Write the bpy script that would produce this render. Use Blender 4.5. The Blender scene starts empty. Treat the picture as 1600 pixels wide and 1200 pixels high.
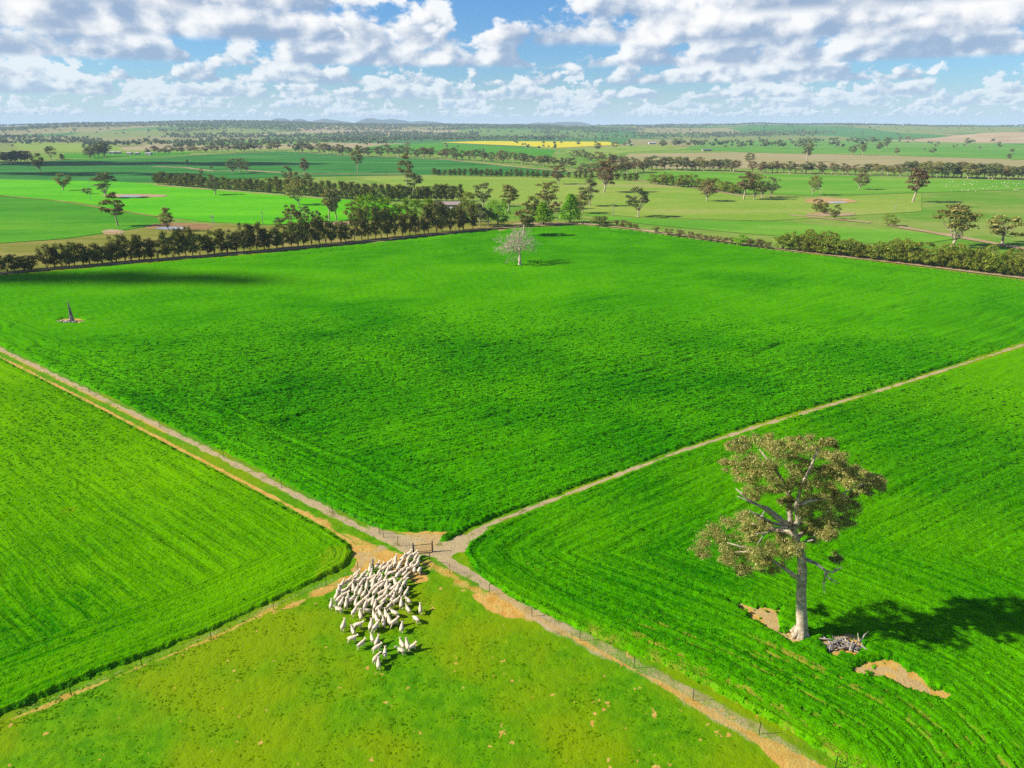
import bpy, math, random
import numpy as np
from mathutils import Vector, Matrix

SC = bpy.context.scene
COL = SC.collection
R = math.radians

# ------------------------------------------------------------------ camera
CAM_H, FOC, PITCH = 50.0, 1110.0, R(19.82)
CP, SP = math.cos(PITCH), math.sin(PITCH)
cam = bpy.data.cameras.new('camera')
cam.sensor_width = 36.0
cam.lens = 36.0 * FOC / 1600.0
cam.clip_start, cam.clip_end = 0.5, 120000.0
cam_o = bpy.data.objects.new('camera', cam)
COL.objects.link(cam_o)
cam_o.location = (0, 0, CAM_H)
cam_o.rotation_euler = (math.pi / 2 - PITCH, 0, 0)
SC.camera = cam_o

# ------------------------------------------------------------------ sun, sky, exposure
SUN_EL = R(33.0)
SUN_AZ = R(185.0)                      # mathematical angle of the direction towards the sun (left, a little behind us)
TO_SUN = Vector((math.cos(SUN_AZ) * math.cos(SUN_EL), math.sin(SUN_AZ) * math.cos(SUN_EL), math.sin(SUN_EL)))
SKY_STRENGTH = 0.11
sun = bpy.data.lights.new('sun', 'SUN')
sun.energy = 4.6
sun.angle = R(0.53)
sun.color = (1.0, 0.94, 0.84)
sun_o = bpy.data.objects.new('sun', sun)
COL.objects.link(sun_o)
sun_o.rotation_euler = TO_SUN.to_track_quat('Z', 'Y').to_euler()
SC.view_settings.view_transform = 'Standard'
SC.view_settings.look = 'None'
SC.view_settings.gamma = 1.0
SC.view_settings.use_curve_mapping = False
SC.view_settings.exposure = 1.05
SC.render.engine = 'CYCLES'
SC.cycles.use_denoising = False        # the plants are about a pixel in size: a denoiser smears them
SC.cycles.use_adaptive_sampling = True
SC.cycles.adaptive_threshold = 0.01
SC.cycles.max_bounces = 4
SC.cycles.diffuse_bounces = 2
SC.cycles.glossy_bounces = 2
SC.cycles.transmission_bounces = 3
SC.cycles.volume_bounces = 0
SC.cycles.transparent_max_bounces = 6
SC.cycles.caustics_reflective = False
SC.cycles.caustics_refractive = False


class NT:
    """tiny node-tree helper"""
    def __init__(s, tree):
        s.t = tree
        s.n = tree.nodes
        s.l = tree.links

    def node(s, kind, **kw):
        nd = s.n.new(kind)
        for k, v in kw.items():
            setattr(nd, k, v)
        return nd

    def put(s, sock, v):
        if isinstance(v, bpy.types.NodeSocket):
            s.l.new(v, sock)
        else:
            sock.default_value = v

    def m(s, op, a, b=0.0, c=None, clamp=False):
        nd = s.node('ShaderNodeMath', operation=op, use_clamp=clamp)
        s.put(nd.inputs[0], a)
        s.put(nd.inputs[1], b)
        if c is not None:
            s.put(nd.inputs[2], c)
        return nd.outputs[0]

    def step(s, v, lo, hi):
        nd = s.node('ShaderNodeMapRange', interpolation_type='SMOOTHSTEP')
        s.put(nd.inputs[0], v)
        s.put(nd.inputs[1], lo)
        s.put(nd.inputs[2], hi)
        return nd.outputs[0]

    def mix(s, f, a, b):
        nd = s.node('ShaderNodeMix', data_type='RGBA')
        s.put(nd.inputs[0], f)
        s.put(nd.inputs[6], a if isinstance(a, bpy.types.NodeSocket) else (*a[:3], 1))
        s.put(nd.inputs[7], b if isinstance(b, bpy.types.NodeSocket) else (*b[:3], 1))
        return nd.outputs[2]

    def vec(s, x, y, z):
        nd = s.node('ShaderNodeCombineXYZ')
        for i, v in enumerate((x, y, z)):
            s.put(nd.inputs[i], v)
        return nd.outputs[0]

    def noise(s, vec, scale, detail=3.0, rough=0.55, dist=0.0, w=None):
        nd = s.node('ShaderNodeTexNoise')
        if vec is not None:
            s.l.new(vec, nd.inputs['Vector'])
        nd.inputs['Scale'].default_value = scale
        nd.inputs['Detail'].default_value = detail
        nd.inputs['Roughness'].default_value = rough
        nd.inputs['Distortion'].default_value = dist
        return nd.outputs[0]


def lin(r, g, b):
    f = lambda c: (c / 255 / 12.92) if c / 255 <= 0.04045 else ((c / 255 + 0.055) / 1.055) ** 2.4
    return (f(r), f(g), f(b))


# ---- the world: Nishita sky with rows of cumulus, base about one kilometre up, ranked out to the horizon
def build_world():
    w = bpy.data.worlds.new('World')
    SC.world = w
    w.use_nodes = True
    t = NT(w.node_tree)
    t.n.clear()
    out = t.node('ShaderNodeOutputWorld')
    bg = t.node('ShaderNodeBackground')
    t.l.new(bg.outputs[0], out.inputs[0])
    bg.inputs[1].default_value = SKY_STRENGTH
    sky = t.node('ShaderNodeTexSky', sky_type='NISHITA', sun_disc=False)
    sky.sun_elevation = SUN_EL
    sky.sun_rotation = math.pi / 2 - SUN_AZ
    sky.altitude = 250
    sky.air_density = 1.0
    sky.dust_density = 0.7
    sky.ozone_density = 2.0
    tc = t.node('ShaderNodeTexCoord')
    sep = t.node('ShaderNodeSeparateXYZ')
    t.l.new(tc.outputs['Generated'], sep.inputs[0])
    x, y, z = sep.outputs
    ln = t.m('SQRT', t.m('ADD', t.m('MULTIPLY', x, x), t.m('MULTIPLY', y, y)))
    ln = t.m('MAXIMUM', ln, 0.05)
    ca, sa, el = t.m('DIVIDE', x, ln), t.m('DIVIDE', y, ln), t.m('DIVIDE', z, ln)
    hs = t.node('ShaderNodeHueSaturation')
    hs.inputs['Saturation'].default_value = 1.25
    hs.inputs['Value'].default_value = 0.56
    t.l.new(sky.outputs[0], hs.inputs['Color'])
    tint = t.node('ShaderNodeMix', data_type='RGBA', blend_type='MULTIPLY')
    tint.inputs[0].default_value = 1.0
    t.l.new(hs.outputs[0], tint.inputs[6])
    tint.inputs[7].default_value = (0.55, 0.82, 1.12, 1)
    col = tint.outputs[2]
    # pale milky air low over the horizon
    hz = t.step(el, 0.07, -0.01)
    K = 1.0 / SKY_STRENGTH
    pale = tuple(c * K * 0.50 for c in lin(205, 226, 240))
    col = t.mix(t.m('MULTIPLY', hz, 0.75), col, pale)
    WHITE = tuple(c * K * 0.515 for c in (1.0, 0.985, 0.96))
    GREY = tuple(c * K * 0.52 for c in lin(142, 166, 198))
    layers = [(74, .3, 2.2), (42, .30, 1.0), (28, .38, 3.3), (19, .42, 4.1), (13.5, .45, 9.2), (10, .5, 13.1), (7.6, .5, 15.2), (5.4, .5, 17.7), (3.2, .5, 10.3)]
    for d, cov, off in layers:
        H = 1.0
        h = t.m('MULTIPLY', t.m('SUBTRACT', el, H / d), d)
        v = t.vec(t.m('MULTIPLY_ADD', ca, d, off * 7.3), t.m('MULTIPLY_ADD', sa, d, off * 3.1), t.m('MULTIPLY', h, 1.5))
        vm = t.vec(t.m('MULTIPLY_ADD', ca, d, off * 5.1), t.m('MULTIPLY_ADD', sa, d, off * 9.7), 0.0)
        va = t.node('ShaderNodeVectorMath', operation='ADD')
        t.l.new(v, va.inputs[0])
        va.inputs[1].default_value = (-0.16, -0.03, 0.14)
        n = t.noise(v, 1.05, 6.0, 0.56)
        n2 = t.noise(va.outputs[0], 1.05, 2.0, 0.52)
        mk = t.noise(vm, 0.28, 0.0, 0.5)
        den = t.m('ADD', n, t.m('MULTIPLY', t.m('SUBTRACT', mk, 0.5), 1.3 if d < 9 else 0.8))
        den = t.m('SUBTRACT', den, t.m('MULTIPLY_ADD', h, 0.24, 0.415 if d < 9 else 0.365))
        a = t.m('MULTIPLY', t.step(den, 0.0, 0.075), t.step(h, -0.05, 0.06))
        lit = t.m('MULTIPLY_ADD', t.m('SUBTRACT', n, n2), 4.2, t.m('MULTIPLY_ADD', h, 1.15, 0.15))
        lit = t.step(lit, -0.05, 0.85)
        fade = min(0.5, max(0.0, (d - 6) / 60))
        c = t.mix(lit, GREY, WHITE)
        c = t.mix(fade, c, pale)
        col = t.mix(t.m('MULTIPLY', a, 0.97 - 0.25 * fade), col, c)
    t.l.new(col, bg.inputs[0])
    w.cycles.sampling_method = 'NONE'


build_world()


# ------------------------------------------------------------------ projection helpers (pixels of the 1600x1200 photograph)
def gp(px, py, z=0.0):
    """the ground point (on the level z) seen at a pixel"""
    u, v = (px - 800.0) / FOC, (600.0 - py) / FOC
    d = (u, CP + v * SP, -SP + v * CP)
    k = (z - CAM_H) / d[2]
    return (d[0] * k, d[1] * k)


def gpa(px, py):
    px, py = np.asarray(px, float), np.asarray(py, float)
    u, v = (px - 800.0) / FOC, (600.0 - py) / FOC
    k = -CAM_H / (-SP + v * CP)
    return u * k, (CP + v * SP) * k


def up(px, py, Y):
    """the point at the given world Y (distance) that lies on a pixel's ray"""
    u, v = (px - 800.0) / FOC, (600.0 - py) / FOC
    k = Y / (CP + v * SP)
    return Vector((u * k, Y, CAM_H + (-SP + v * CP) * k))


def metres(px, py, hpx):
    """real height of something standing at a pixel and hpx pixels tall; also metres per pixel there"""
    X, Y = gp(px, py)
    top = up(px, py - hpx, Y)
    depth = Y * CP + CAM_H * SP
    return top.z, depth / FOC


# ------------------------------------------------------------------ numpy noise
def _hash(ix, iy, seed):
    h = (ix.astype(np.int64) * 374761393 + iy.astype(np.int64) * 668265263 + seed * 1442695041) & 0xFFFFFFFF
    h = ((h ^ (h >> 13)) * 1274126177) & 0xFFFFFFFF
    h = h ^ (h >> 16)
    return (h & 0xFFFF) / 65535.0


def vn(x, y, seed=0):
    ix, iy = np.floor(x), np.floor(y)
    fx, fy = x - ix, y - iy
    fx, fy = fx * fx * (3 - 2 * fx), fy * fy * (3 - 2 * fy)
    a, b = _hash(ix, iy, seed), _hash(ix + 1, iy, seed)
    c, d = _hash(ix, iy + 1, seed), _hash(ix + 1, iy + 1, seed)
    return (a + (b - a) * fx) * (1 - fy) + (c + (d - c) * fx) * fy


def fbm(x, y, seed=0, octv=4, gain=0.5):
    s = np.zeros_like(x)
    a, t = 1.0, 0.0
    for i in range(octv):
        s += a * vn(x * 2 ** i + i * 17.3, y * 2 ** i - i * 9.1, seed + i * 31)
        t += a
        a *= gain
    return s / t


def sstep(v, lo, hi):
    t = np.clip((v - lo) / (hi - lo), 0, 1)
    return t * t * (3 - 2 * t)


def seg_dist(X, Y, pts, closed=False):
    """distance to a polyline and the running parameter along it"""
    best = np.full(X.shape, 1e9)
    par = np.zeros(X.shape)
    n = len(pts)
    for i in range(n if closed else n - 1):
        (ax, ay), (bx, by) = pts[i], pts[(i + 1) % n]
        dx, dy = bx - ax, by - ay
        t = np.clip(((X - ax) * dx + (Y - ay) * dy) / (dx * dx + dy * dy + 1e-12), 0, 1)
        d = np.hypot(X - ax - t * dx, Y - ay - t * dy)
        m = d < best
        best = np.where(m, d, best)
        par = np.where(m, i + t, par)
    return best, par


def inside(X, Y, pts):
    r = np.zeros(X.shape, bool)
    n = len(pts)
    for i in range(n):
        (x1, y1), (x2, y2) = pts[i], pts[(i + 1) % n]
        if y1 == y2:
            continue
        c = ((y1 > Y) != (y2 > Y)) & (X < (x2 - x1) * (Y - y1) / (y2 - y1) + x1)
        r ^= c
    return r


# ------------------------------------------------------------------ mesh helpers
def np_mesh(name, V, F, attrs=None, smooth=True):
    """V (n,3), F (m,3 or 4) -> mesh"""
    me = bpy.data.meshes.new(name)
    V = np.ascontiguousarray(V, np.float32)
    F = np.ascontiguousarray(F, np.int32)
    k = F.shape[1]
    me.vertices.add(len(V))
    me.vertices.foreach_set('co', V.ravel())
    me.loops.add(F.size)
    me.loops.foreach_set('vertex_index', F.ravel())
    me.polygons.add(len(F))
    me.polygons.foreach_set('loop_start', np.arange(0, F.size, k, dtype=np.int32))
    if smooth:
        me.polygons.foreach_set('use_smooth', np.ones(len(F), bool))
    for nm, arr in (attrs or {}).items():
        at = me.attributes.new(nm, 'FLOAT', 'POINT')
        at.data.foreach_set('value', np.ascontiguousarray(arr, np.float32))
    me.update(calc_edges=True)
    return me


def obj(name, me, mat=None, parent=None):
    o = bpy.data.objects.new(name, me)
    if mat and me is not None and not me.materials:
        me.materials.append(mat)
    COL.objects.link(o)
    o.parent = parent
    return o


def tag(o, label=None, cat=None, group=None, kind=None):
    if label:
        o['label'] = label
    if cat:
        o['category'] = cat
    if group:
        o['group'] = group
    if kind:
        o['kind'] = kind
    return o


class MB:
    """collects tubes / boxes into one mesh (tris and quads kept as quads)"""
    def __init__(s):
        s.v, s.f = [], []

    def box(s, c, d, rz=0.0):
        n = len(s.v)
        cz, sz = math.cos(rz), math.sin(rz)
        for ix in (-1, 1):
            for iy in (-1, 1):
                for iz in (-1, 1):
                    x, y = ix * d[0] / 2, iy * d[1] / 2
                    s.v.append((c[0] + x * cz - y * sz, c[1] + x * sz + y * cz, c[2] + iz * d[2] / 2))
        for q in ((0, 1, 3, 2), (4, 6, 7, 5), (0, 4, 5, 1), (2, 3, 7, 6), (0, 2, 6, 4), (1, 5, 7, 3)):
            s.f.append([n + i for i in q])
        return s

    def tube(s, pts, rad, n=6, cap=True):
        base = len(s.v)
        P = [Vector(p) for p in pts]
        ref = Vector((0.31, 0.17, 0.93))
        for i, p in enumerate(P):
            a = P[max(0, i - 1)]
            b = P[min(len(P) - 1, i + 1)]
            t = (b - a)
            if t.length < 1e-9:
                t = Vector((0, 0, 1))
            t.normalize()
            u = t.cross(ref)
            if u.length < 0.05:
                u = t.cross(Vector((1, 0, 0)))
            u.normalize()
            w = t.cross(u)
            for k in range(n):
                an = 2 * math.pi * k / n
                s.v.append(tuple(p + (u * math.cos(an) + w * math.sin(an)) * rad[i]))
        for i in range(len(P) - 1):
            for k in range(n):
                k2 = (k + 1) % n
                s.f.append([base + i * n + k, base + i * n + k2, base + (i + 1) * n + k2, base + (i + 1) * n + k])
        if cap:
            s.v.append(tuple(P[-1]))
            e = len(s.v) - 1
            for k in range(n):
                s.f.append([base + (len(P) - 1) * n + k, base + (len(P) - 1) * n + (k + 1) % n, e])
        return s

    def poly(s, pts):
        n = len(s.v)
        s.v += [tuple(p) for p in pts]
        s.f.append(list(range(n, n + len(pts))))
        return s

    def mesh(s, name, smooth=False):
        me = bpy.data.meshes.new(name)
        me.from_pydata(s.v, [], s.f)
        if smooth:
            me.polygons.foreach_set('use_smooth', np.ones(len(s.f), bool))
        me.update()
        return me


ONES = ['', 'first', 'second', 'third', 'fourth', 'fifth', 'sixth', 'seventh', 'eighth', 'ninth', 'tenth', 'eleventh', 'twelfth',
        'thirteenth', 'fourteenth', 'fifteenth', 'sixteenth', 'seventeenth', 'eighteenth', 'nineteenth']
TENS = ['', '', 'twent', 'thirt', 'fort', 'fift', 'sixt', 'sevent', 'eight', 'ninet']


def ordinal(n):
    if n < 20:
        return ONES[n]
    if n % 10 == 0:
        return TENS[n // 10] + 'ieth'
    return TENS[n // 10] + 'y-' + ONES[n % 10]


# ------------------------------------------------------------------ materials
def new_mat(name):
    m = bpy.data.materials.new(name)
    m.use_nodes = True
    t = NT(m.node_tree)
    t.n.clear()
    out = t.node('ShaderNodeOutputMaterial')
    return m, t, out


def principled(t, out, col, rough=0.8, spec=0.2, metal=0.0, normal=None):
    b = t.node('ShaderNodeBsdfPrincipled')
    t.put(b.inputs['Base Color'], col if isinstance(col, bpy.types.NodeSocket) else (*col[:3], 1))
    t.put(b.inputs['Roughness'], rough)
    b.inputs['Specular IOR Level'].default_value = spec
    b.inputs['Metallic'].default_value = metal
    if normal is not None:
        t.l.new(normal, b.inputs['Normal'])
    t.l.new(b.outputs[0], out.inputs[0])
    return b


def bump(t, h, strength=0.5, dist=0.1):
    b = t.node('ShaderNodeBump')
    b.inputs['Strength'].default_value = strength
    b.inputs['Distance'].default_value = dist
    t.l.new(h, b.inputs['Height'])
    return b.outputs[0]


def pos(t):
    return t.node('ShaderNodeNewGeometry').outputs['Position']


def attr(t, name):
    a = t.node('ShaderNodeAttribute', attribute_name=name)
    return a.outputs['Fac']


def simple_mat(name, c1, c2, scale=2.0, rough=0.8, spec=0.2, metal=0.0, bmp=0.0):
    m, t, out = new_mat(name)
    tc = t.node('ShaderNodeTexCoord').outputs['Object']
    n = t.noise(tc, scale, 5, 0.6)
    c = t.mix(t.step(n, 0.3, 0.7), c1, c2)
    principled(t, out, c, rough, spec, metal, bump(t, n, bmp, 0.05) if bmp else None)
    return m


def leaf_mat(name, dark, light, tip=None, trans=0.3, big=0.25, var=1.0):
    m, t, out = new_mat(name)
    g = t.node('ShaderNodeNewGeometry')
    r = g.outputs['Random Per Island']
    oi = t.node('ShaderNodeObjectInfo').outputs['Random']
    n = t.noise(g.outputs['Position'], big, 2, 0.5)
    f = t.m('ADD', t.m('MULTIPLY', r, 0.55), t.m('MULTIPLY', t.step(n, 0.3, 0.7), 0.45))
    c = t.mix(f, dark, light)
    if tip:
        c = t.mix(t.step(r, 0.80, 0.97), c, tip)
    hs = t.node('ShaderNodeHueSaturation')
    t.put(hs.inputs['Hue'], t.m('MULTIPLY_ADD', oi, 0.035 * var, 0.5 - .0175 * var))
    t.put(hs.inputs['Value'], t.m('MULTIPLY_ADD', oi, 0.5 * var, 1.0 - .22 * var))
    t.l.new(c, hs.inputs['Color'])
    d = t.node('ShaderNodeBsdfDiffuse')
    tr = t.node('ShaderNodeBsdfTranslucent')
    t.l.new(hs.outputs[0], d.inputs[0])
    t.l.new(hs.outputs[0], tr.inputs[0])
    mx = t.node('ShaderNodeMixShader')
    mx.inputs[0].default_value = trans
    t.l.new(d.outputs[0], mx.inputs[1])
    t.l.new(tr.outputs[0], mx.inputs[2])
    t.l.new(mx.outputs[0], out.inputs[0])
    return m


def crop_mat(name, dark, mid, light, straw, trans=0.0, tuft=False):
    """leafy crop: three greens mixed by plant clumps and sowing rows, furrow shade included in the dark rows; straw and soil between the plants where 'gap' says so"""
    m, t, out = new_mat(name)
    p = pos(t)

    def at(nm):
        a = t.node('ShaderNodeAttribute', attribute_name=nm)
        if tuft:
            a.attribute_type = 'INSTANCER'
        return a.outputs['Fac']
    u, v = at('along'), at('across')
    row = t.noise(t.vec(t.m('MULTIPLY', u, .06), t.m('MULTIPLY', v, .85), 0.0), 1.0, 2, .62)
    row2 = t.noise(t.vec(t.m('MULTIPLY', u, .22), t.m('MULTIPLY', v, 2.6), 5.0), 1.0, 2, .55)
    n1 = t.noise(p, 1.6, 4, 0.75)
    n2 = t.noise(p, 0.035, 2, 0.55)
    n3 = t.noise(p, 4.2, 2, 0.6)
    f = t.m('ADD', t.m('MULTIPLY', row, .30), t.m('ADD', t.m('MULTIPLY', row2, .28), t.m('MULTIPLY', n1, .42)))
    c = t.mix(t.step(f, 0.41, 0.57), dark, mid)  # dark streaks: thin canopy along rows, plus furrow shade put into the colour
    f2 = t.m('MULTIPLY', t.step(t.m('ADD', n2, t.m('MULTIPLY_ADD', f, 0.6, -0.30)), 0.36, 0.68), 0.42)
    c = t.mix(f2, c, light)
    c = t.mix(t.m('MULTIPLY', at('pale'), 0.75), c, light)
    if tuft:
        rv = t.node('ShaderNodeHueSaturation')
        t.put(rv.inputs['Value'], t.m('MULTIPLY_ADD', t.node('ShaderNodeObjectInfo').outputs['Random'], 0.7, 0.65))
        t.l.new(c, rv.inputs['Color'])
        c = rv.outputs[0]
    gap = at('gap')
    g = t.step(t.m('ADD', gap, t.m('MULTIPLY_ADD', n3, 0.7, -0.35)), 0.35, 0.75)
    c = t.mix(g, c, straw)
    d = t.node('ShaderNodeBsdfDiffuse')
    t.l.new(c, d.inputs[0])
    if tuft:
        tr = t.node('ShaderNodeBsdfTranslucent')
        t.l.new(c, tr.inputs[0])
        mx = t.node('ShaderNodeMixShader')
        mx.inputs[0].default_value = trans
        t.l.new(d.outputs[0], mx.inputs[1])
        t.l.new(tr.outputs[0], mx.inputs[2])
        t.l.new(mx.outputs[0], out.inputs[0])
    else:
        nb = bump(t, t.m('ADD', n3, t.m('ADD', t.m('MULTIPLY', row, 1.6), t.m('MULTIPLY', row2, 1.2))), 0.6, 0.22)
        t.l.new(nb, d.inputs['Normal'])
        t.l.new(d.outputs[0], out.inputs[0])
    return m


G = 0.50      # photographs' display colours -> base colours under this light and exposure


def alb(r, g, b, k=G):
    return tuple(c * k for c in lin(r, g, b))


STRAW = alb(184, 168, 60)
def crop_cols(k):
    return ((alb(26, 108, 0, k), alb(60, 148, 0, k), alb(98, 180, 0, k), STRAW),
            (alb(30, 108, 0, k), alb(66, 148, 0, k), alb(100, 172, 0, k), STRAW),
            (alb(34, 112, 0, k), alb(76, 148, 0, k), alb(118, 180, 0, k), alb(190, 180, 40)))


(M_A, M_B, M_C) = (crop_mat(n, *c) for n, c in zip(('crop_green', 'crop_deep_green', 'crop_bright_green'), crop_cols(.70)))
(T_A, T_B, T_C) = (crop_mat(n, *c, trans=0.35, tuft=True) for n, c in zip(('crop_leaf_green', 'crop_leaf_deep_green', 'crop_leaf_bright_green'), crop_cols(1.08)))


def pasture_mat():
    m, t, out = new_mat('grazed_pasture')
    p = pos(t)
    n1 = t.noise(p, 0.8, 5, 0.65)
    n2 = t.noise(p, 0.06, 3, 0.6)
    n3 = t.noise(p, 4.0, 4, 0.7)
    c = t.mix(t.step(n1, 0.35, 0.65), alb(78, 144, 0, .64), alb(108, 166, 0, .64))
    c = t.mix(t.step(n2, 0.4, 0.62), c, alb(132, 162, 0, .64))
    c = t.mix(t.step(n3, 0.60, 0.76), c, alb(66, 136, 4, .6))
    # grey trampled stubble
    st = t.step(t.m('ADD', attr(t, 'straw'), t.m('MULTIPLY_ADD', n3, 0.6, -0.3)), 0.35, 0.62)
    n4 = t.noise(p, 7.0, 4, 0.8)
    sc = t.mix(t.step(n4, 0.34, 0.64), alb(142, 120, 84, .6), alb(218, 196, 150, .68))
    sc = t.mix(t.m('MULTIPLY', t.step(t.noise(p, 0.35, 3, 0.6), 0.40, 0.56), .75), sc, alb(210, 186, 134, .6))
    sc = t.mix(t.step(t.noise(p, 0.5, 4, 0.6), 0.52, 0.72), sc, alb(150, 150, 70))
    c = t.mix(st, c, sc)
    so = t.step(t.m('ADD', attr(t, 'soil'), t.m('MULTIPLY_ADD', n3, 0.5, -0.25)), 0.35, 0.62)
    soc = t.mix(t.step(n1, 0.3, 0.7), alb(206, 152, 62, .66), alb(228, 188, 102, .66))
    soc = t.mix(t.step(n3, 0.5, 0.75), soc, alb(208, 182, 108, .6))
    soc = t.mix(t.step(n1, 0.55, 0.75), soc, alb(170, 160, 70, .6))
    c = t.mix(t.m('MULTIPLY', so, t.m('SUBTRACT', 1.0, t.m('MULTIPLY', st, .6))), c, soc)
    principled(t, out, c, 0.95, 0.05, 0, bump(t, t.m('ADD', n3, n1), 0.7, 0.12))
    return m


M_PAST = pasture_mat()


def field_mat(name, c1, c2, c3=None, s=0.02):
    m, t, out = new_mat(name)
    p = pos(t)
    mp = t.node('ShaderNodeMapping')
    mp.inputs['Scale'].default_value = (0.35, 1.0, 1.0)
    mp.inputs['Rotation'].default_value = (0, 0, 0.15)
    t.l.new(p, mp.inputs[0])
    n1 = t.noise(mp.outputs[0], s, 4, 0.6)
    n2 = t.noise(p, s * 9, 3, 0.65)
    c = t.mix(t.step(n1, 0.34, 0.66), c1, c2)
    if c3:
        c = t.mix(t.m('MULTIPLY', t.step(t.noise(mp.outputs[0], s * 0.5, 5, 0.65), 0.52, 0.68), 0.75), c, c3)
    hs = t.node('ShaderNodeHueSaturation')
    t.put(hs.inputs['Value'], t.m('MULTIPLY_ADD', n2, 0.5, 0.75))
    t.l.new(c, hs.inputs['Color'])
    principled(t, out, hs.outputs[0], 0.95, 0.03, 0, bump(t, n2, 0.4, 0.3))
    return m


def ground_mat():
    """the open country: grazed pasture near, a quilt of paddocks on the far rises"""
    m, t, out = new_mat('open_country')
    p = pos(t)
    mp = t.node('ShaderNodeMapping')
    mp.inputs['Scale'].default_value = (1.0, 0.55, 0.0)
    mp.inputs['Rotation'].default_value = (0, 0, 0.3)
    t.l.new(p, mp.inputs[0])
    vo = t.node('ShaderNodeTexVoronoi', distance='CHEBYCHEV')
    vo.inputs['Scale'].default_value = 1 / 750.0
    t.l.new(mp.outputs[0], vo.inputs['Vector'])
    rp = t.node('ShaderNodeValToRGB')
    rp.color_ramp.interpolation = 'CONSTANT'
    cols = [alb(132, 170, 70), alb(92, 160, 60), alb(180, 174, 108), alb(116, 164, 70), alb(204, 188, 138), alb(156, 174, 84), alb(88, 150, 64)]
    e = rp.color_ramp.elements
    e[0].color = (*cols[0], 1)
    e[1].position = 1 / 7
    e[1].color = (*cols[1], 1)
    for i in range(2, 7):
        k = e.new(i / 7)
        k.color = (*cols[i], 1)
    sp = t.node('ShaderNodeSeparateColor')
    t.l.new(vo.outputs['Color'], sp.inputs[0])
    t.l.new(sp.outputs[0], rp.inputs[0])
    n1 = t.noise(p, 0.012, 4, 0.6)
    n2 = t.noise(p, 0.12, 4, 0.65)
    near = t.mix(t.step(n1, 0.36, 0.64), alb(118, 176, 48), alb(166, 186, 84))
    near = t.mix(t.step(n2, 0.55, 0.75), near, alb(180, 174, 104))
    ln = t.node('ShaderNodeVectorMath', operation='LENGTH')
    t.l.new(p, ln.inputs[0])
    c = t.mix(t.step(ln.outputs['Value'], 1900.0, 2100.0), near, rp.outputs[0])
    hs = t.node('ShaderNodeHueSaturation')
    t.put(hs.inputs['Value'], t.m('MULTIPLY_ADD', n2, 0.5, 0.75))
    t.l.new(c, hs.inputs['Color'])
    principled(t, out, hs.outputs[0], 0.95, 0.03, 0, bump(t, n2, 0.4, 0.3))
    return m


def alb9(r, g, b):
    return alb(r, g, b, 1.5)


BARK = simple_mat('gum_bark', alb(154, 136, 108, .62), alb(228, 212, 182, .62), 1.6, 0.85, 0.1, 0, 0.6)
BARK_D = simple_mat('dark_bark', alb(70, 58, 46), alb(128, 108, 88), 2.0, 0.9, 0.1, 0, 0.6)
DEADWOOD = simple_mat('silvered_dead_wood', alb(160, 146, 130), alb(232, 220, 204), 2.5, 0.85, 0.1, 0, 0.5)
TWIGS = simple_mat('warm_grey_twigs', alb(180, 156, 136, .7), alb(232, 210, 190, .7), 1.5, .9, .1)
SNAG = simple_mat('weathered_snag_wood', alb(128, 122, 118), alb(214, 204, 192), 1.2, 0.85, 0.1, 0, 0.6)
L_GUM = leaf_mat('gum_leaves', alb9(58, 64, 26), alb9(122, 118, 58), alb9(160, 146, 90))
L_GUM2 = leaf_mat('gum_leaves_grey_green', alb9(50, 62, 34), alb9(106, 112, 66), alb9(142, 138, 92))
L_GUM3 = leaf_mat('gum_leaves_russet', alb9(64, 60, 36), alb9(122, 106, 68), alb9(146, 116, 82))
L_OAK = leaf_mat('sheoak_needles', alb9(40, 52, 20), alb9(100, 104, 48), alb9(136, 126, 66), 0.35)
L_WB = leaf_mat('windbreak_leaves_olive', alb9(48, 58, 24), alb9(112, 112, 54), alb9(140, 130, 70), 0.35)
L_WATT = leaf_mat('wattle_leaves', alb9(56, 72, 20), alb9(118, 128, 44), alb9(140, 128, 60))
L_PINE = leaf_mat('pine_needles', alb(34, 66, 10, 2.1), alb(92, 126, 18, 2.1), alb(130, 154, 30, 2.0), 0.3)
L_SHRUB = leaf_mat('saltbush_leaves', alb9(60, 62, 30), alb9(120, 112, 66), alb9(150, 124, 84))
L_GOLD = leaf_mat('golden_blossom', alb9(150, 130, 10), alb9(240, 210, 20), None)
L_FAR = leaf_mat('far_gum_leaves', alb9(62, 76, 48), alb9(104, 112, 74), None, 0.2, 0.01)

# ------------------------------------------------------------------ terrain
def height(x, y):
    """level plain with rises beyond three and a half kilometres"""
    r = np.hypot(x, y)
    az = np.arctan2(x, y)
    ridge = 66 + 10 * np.sin(az * 5.2 + 2.2) + 40 * (fbm(az * 9 + 40, r / 4000, 5, 3) - 0.5)
    left = np.exp(-((az + 0.40) / 0.14) ** 2) * 30
    right = np.exp(-((az - 0.36) / 0.12) ** 2) * 10
    h = sstep(r, 3300, 7400) * (ridge + left + right) + sstep(r, 3300, 4500) * 22 * (fbm(x / 900, y / 900, 9, 3) - 0.5)
    return h * (1 - 0.55 * sstep(r, 8200, 12000))


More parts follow.
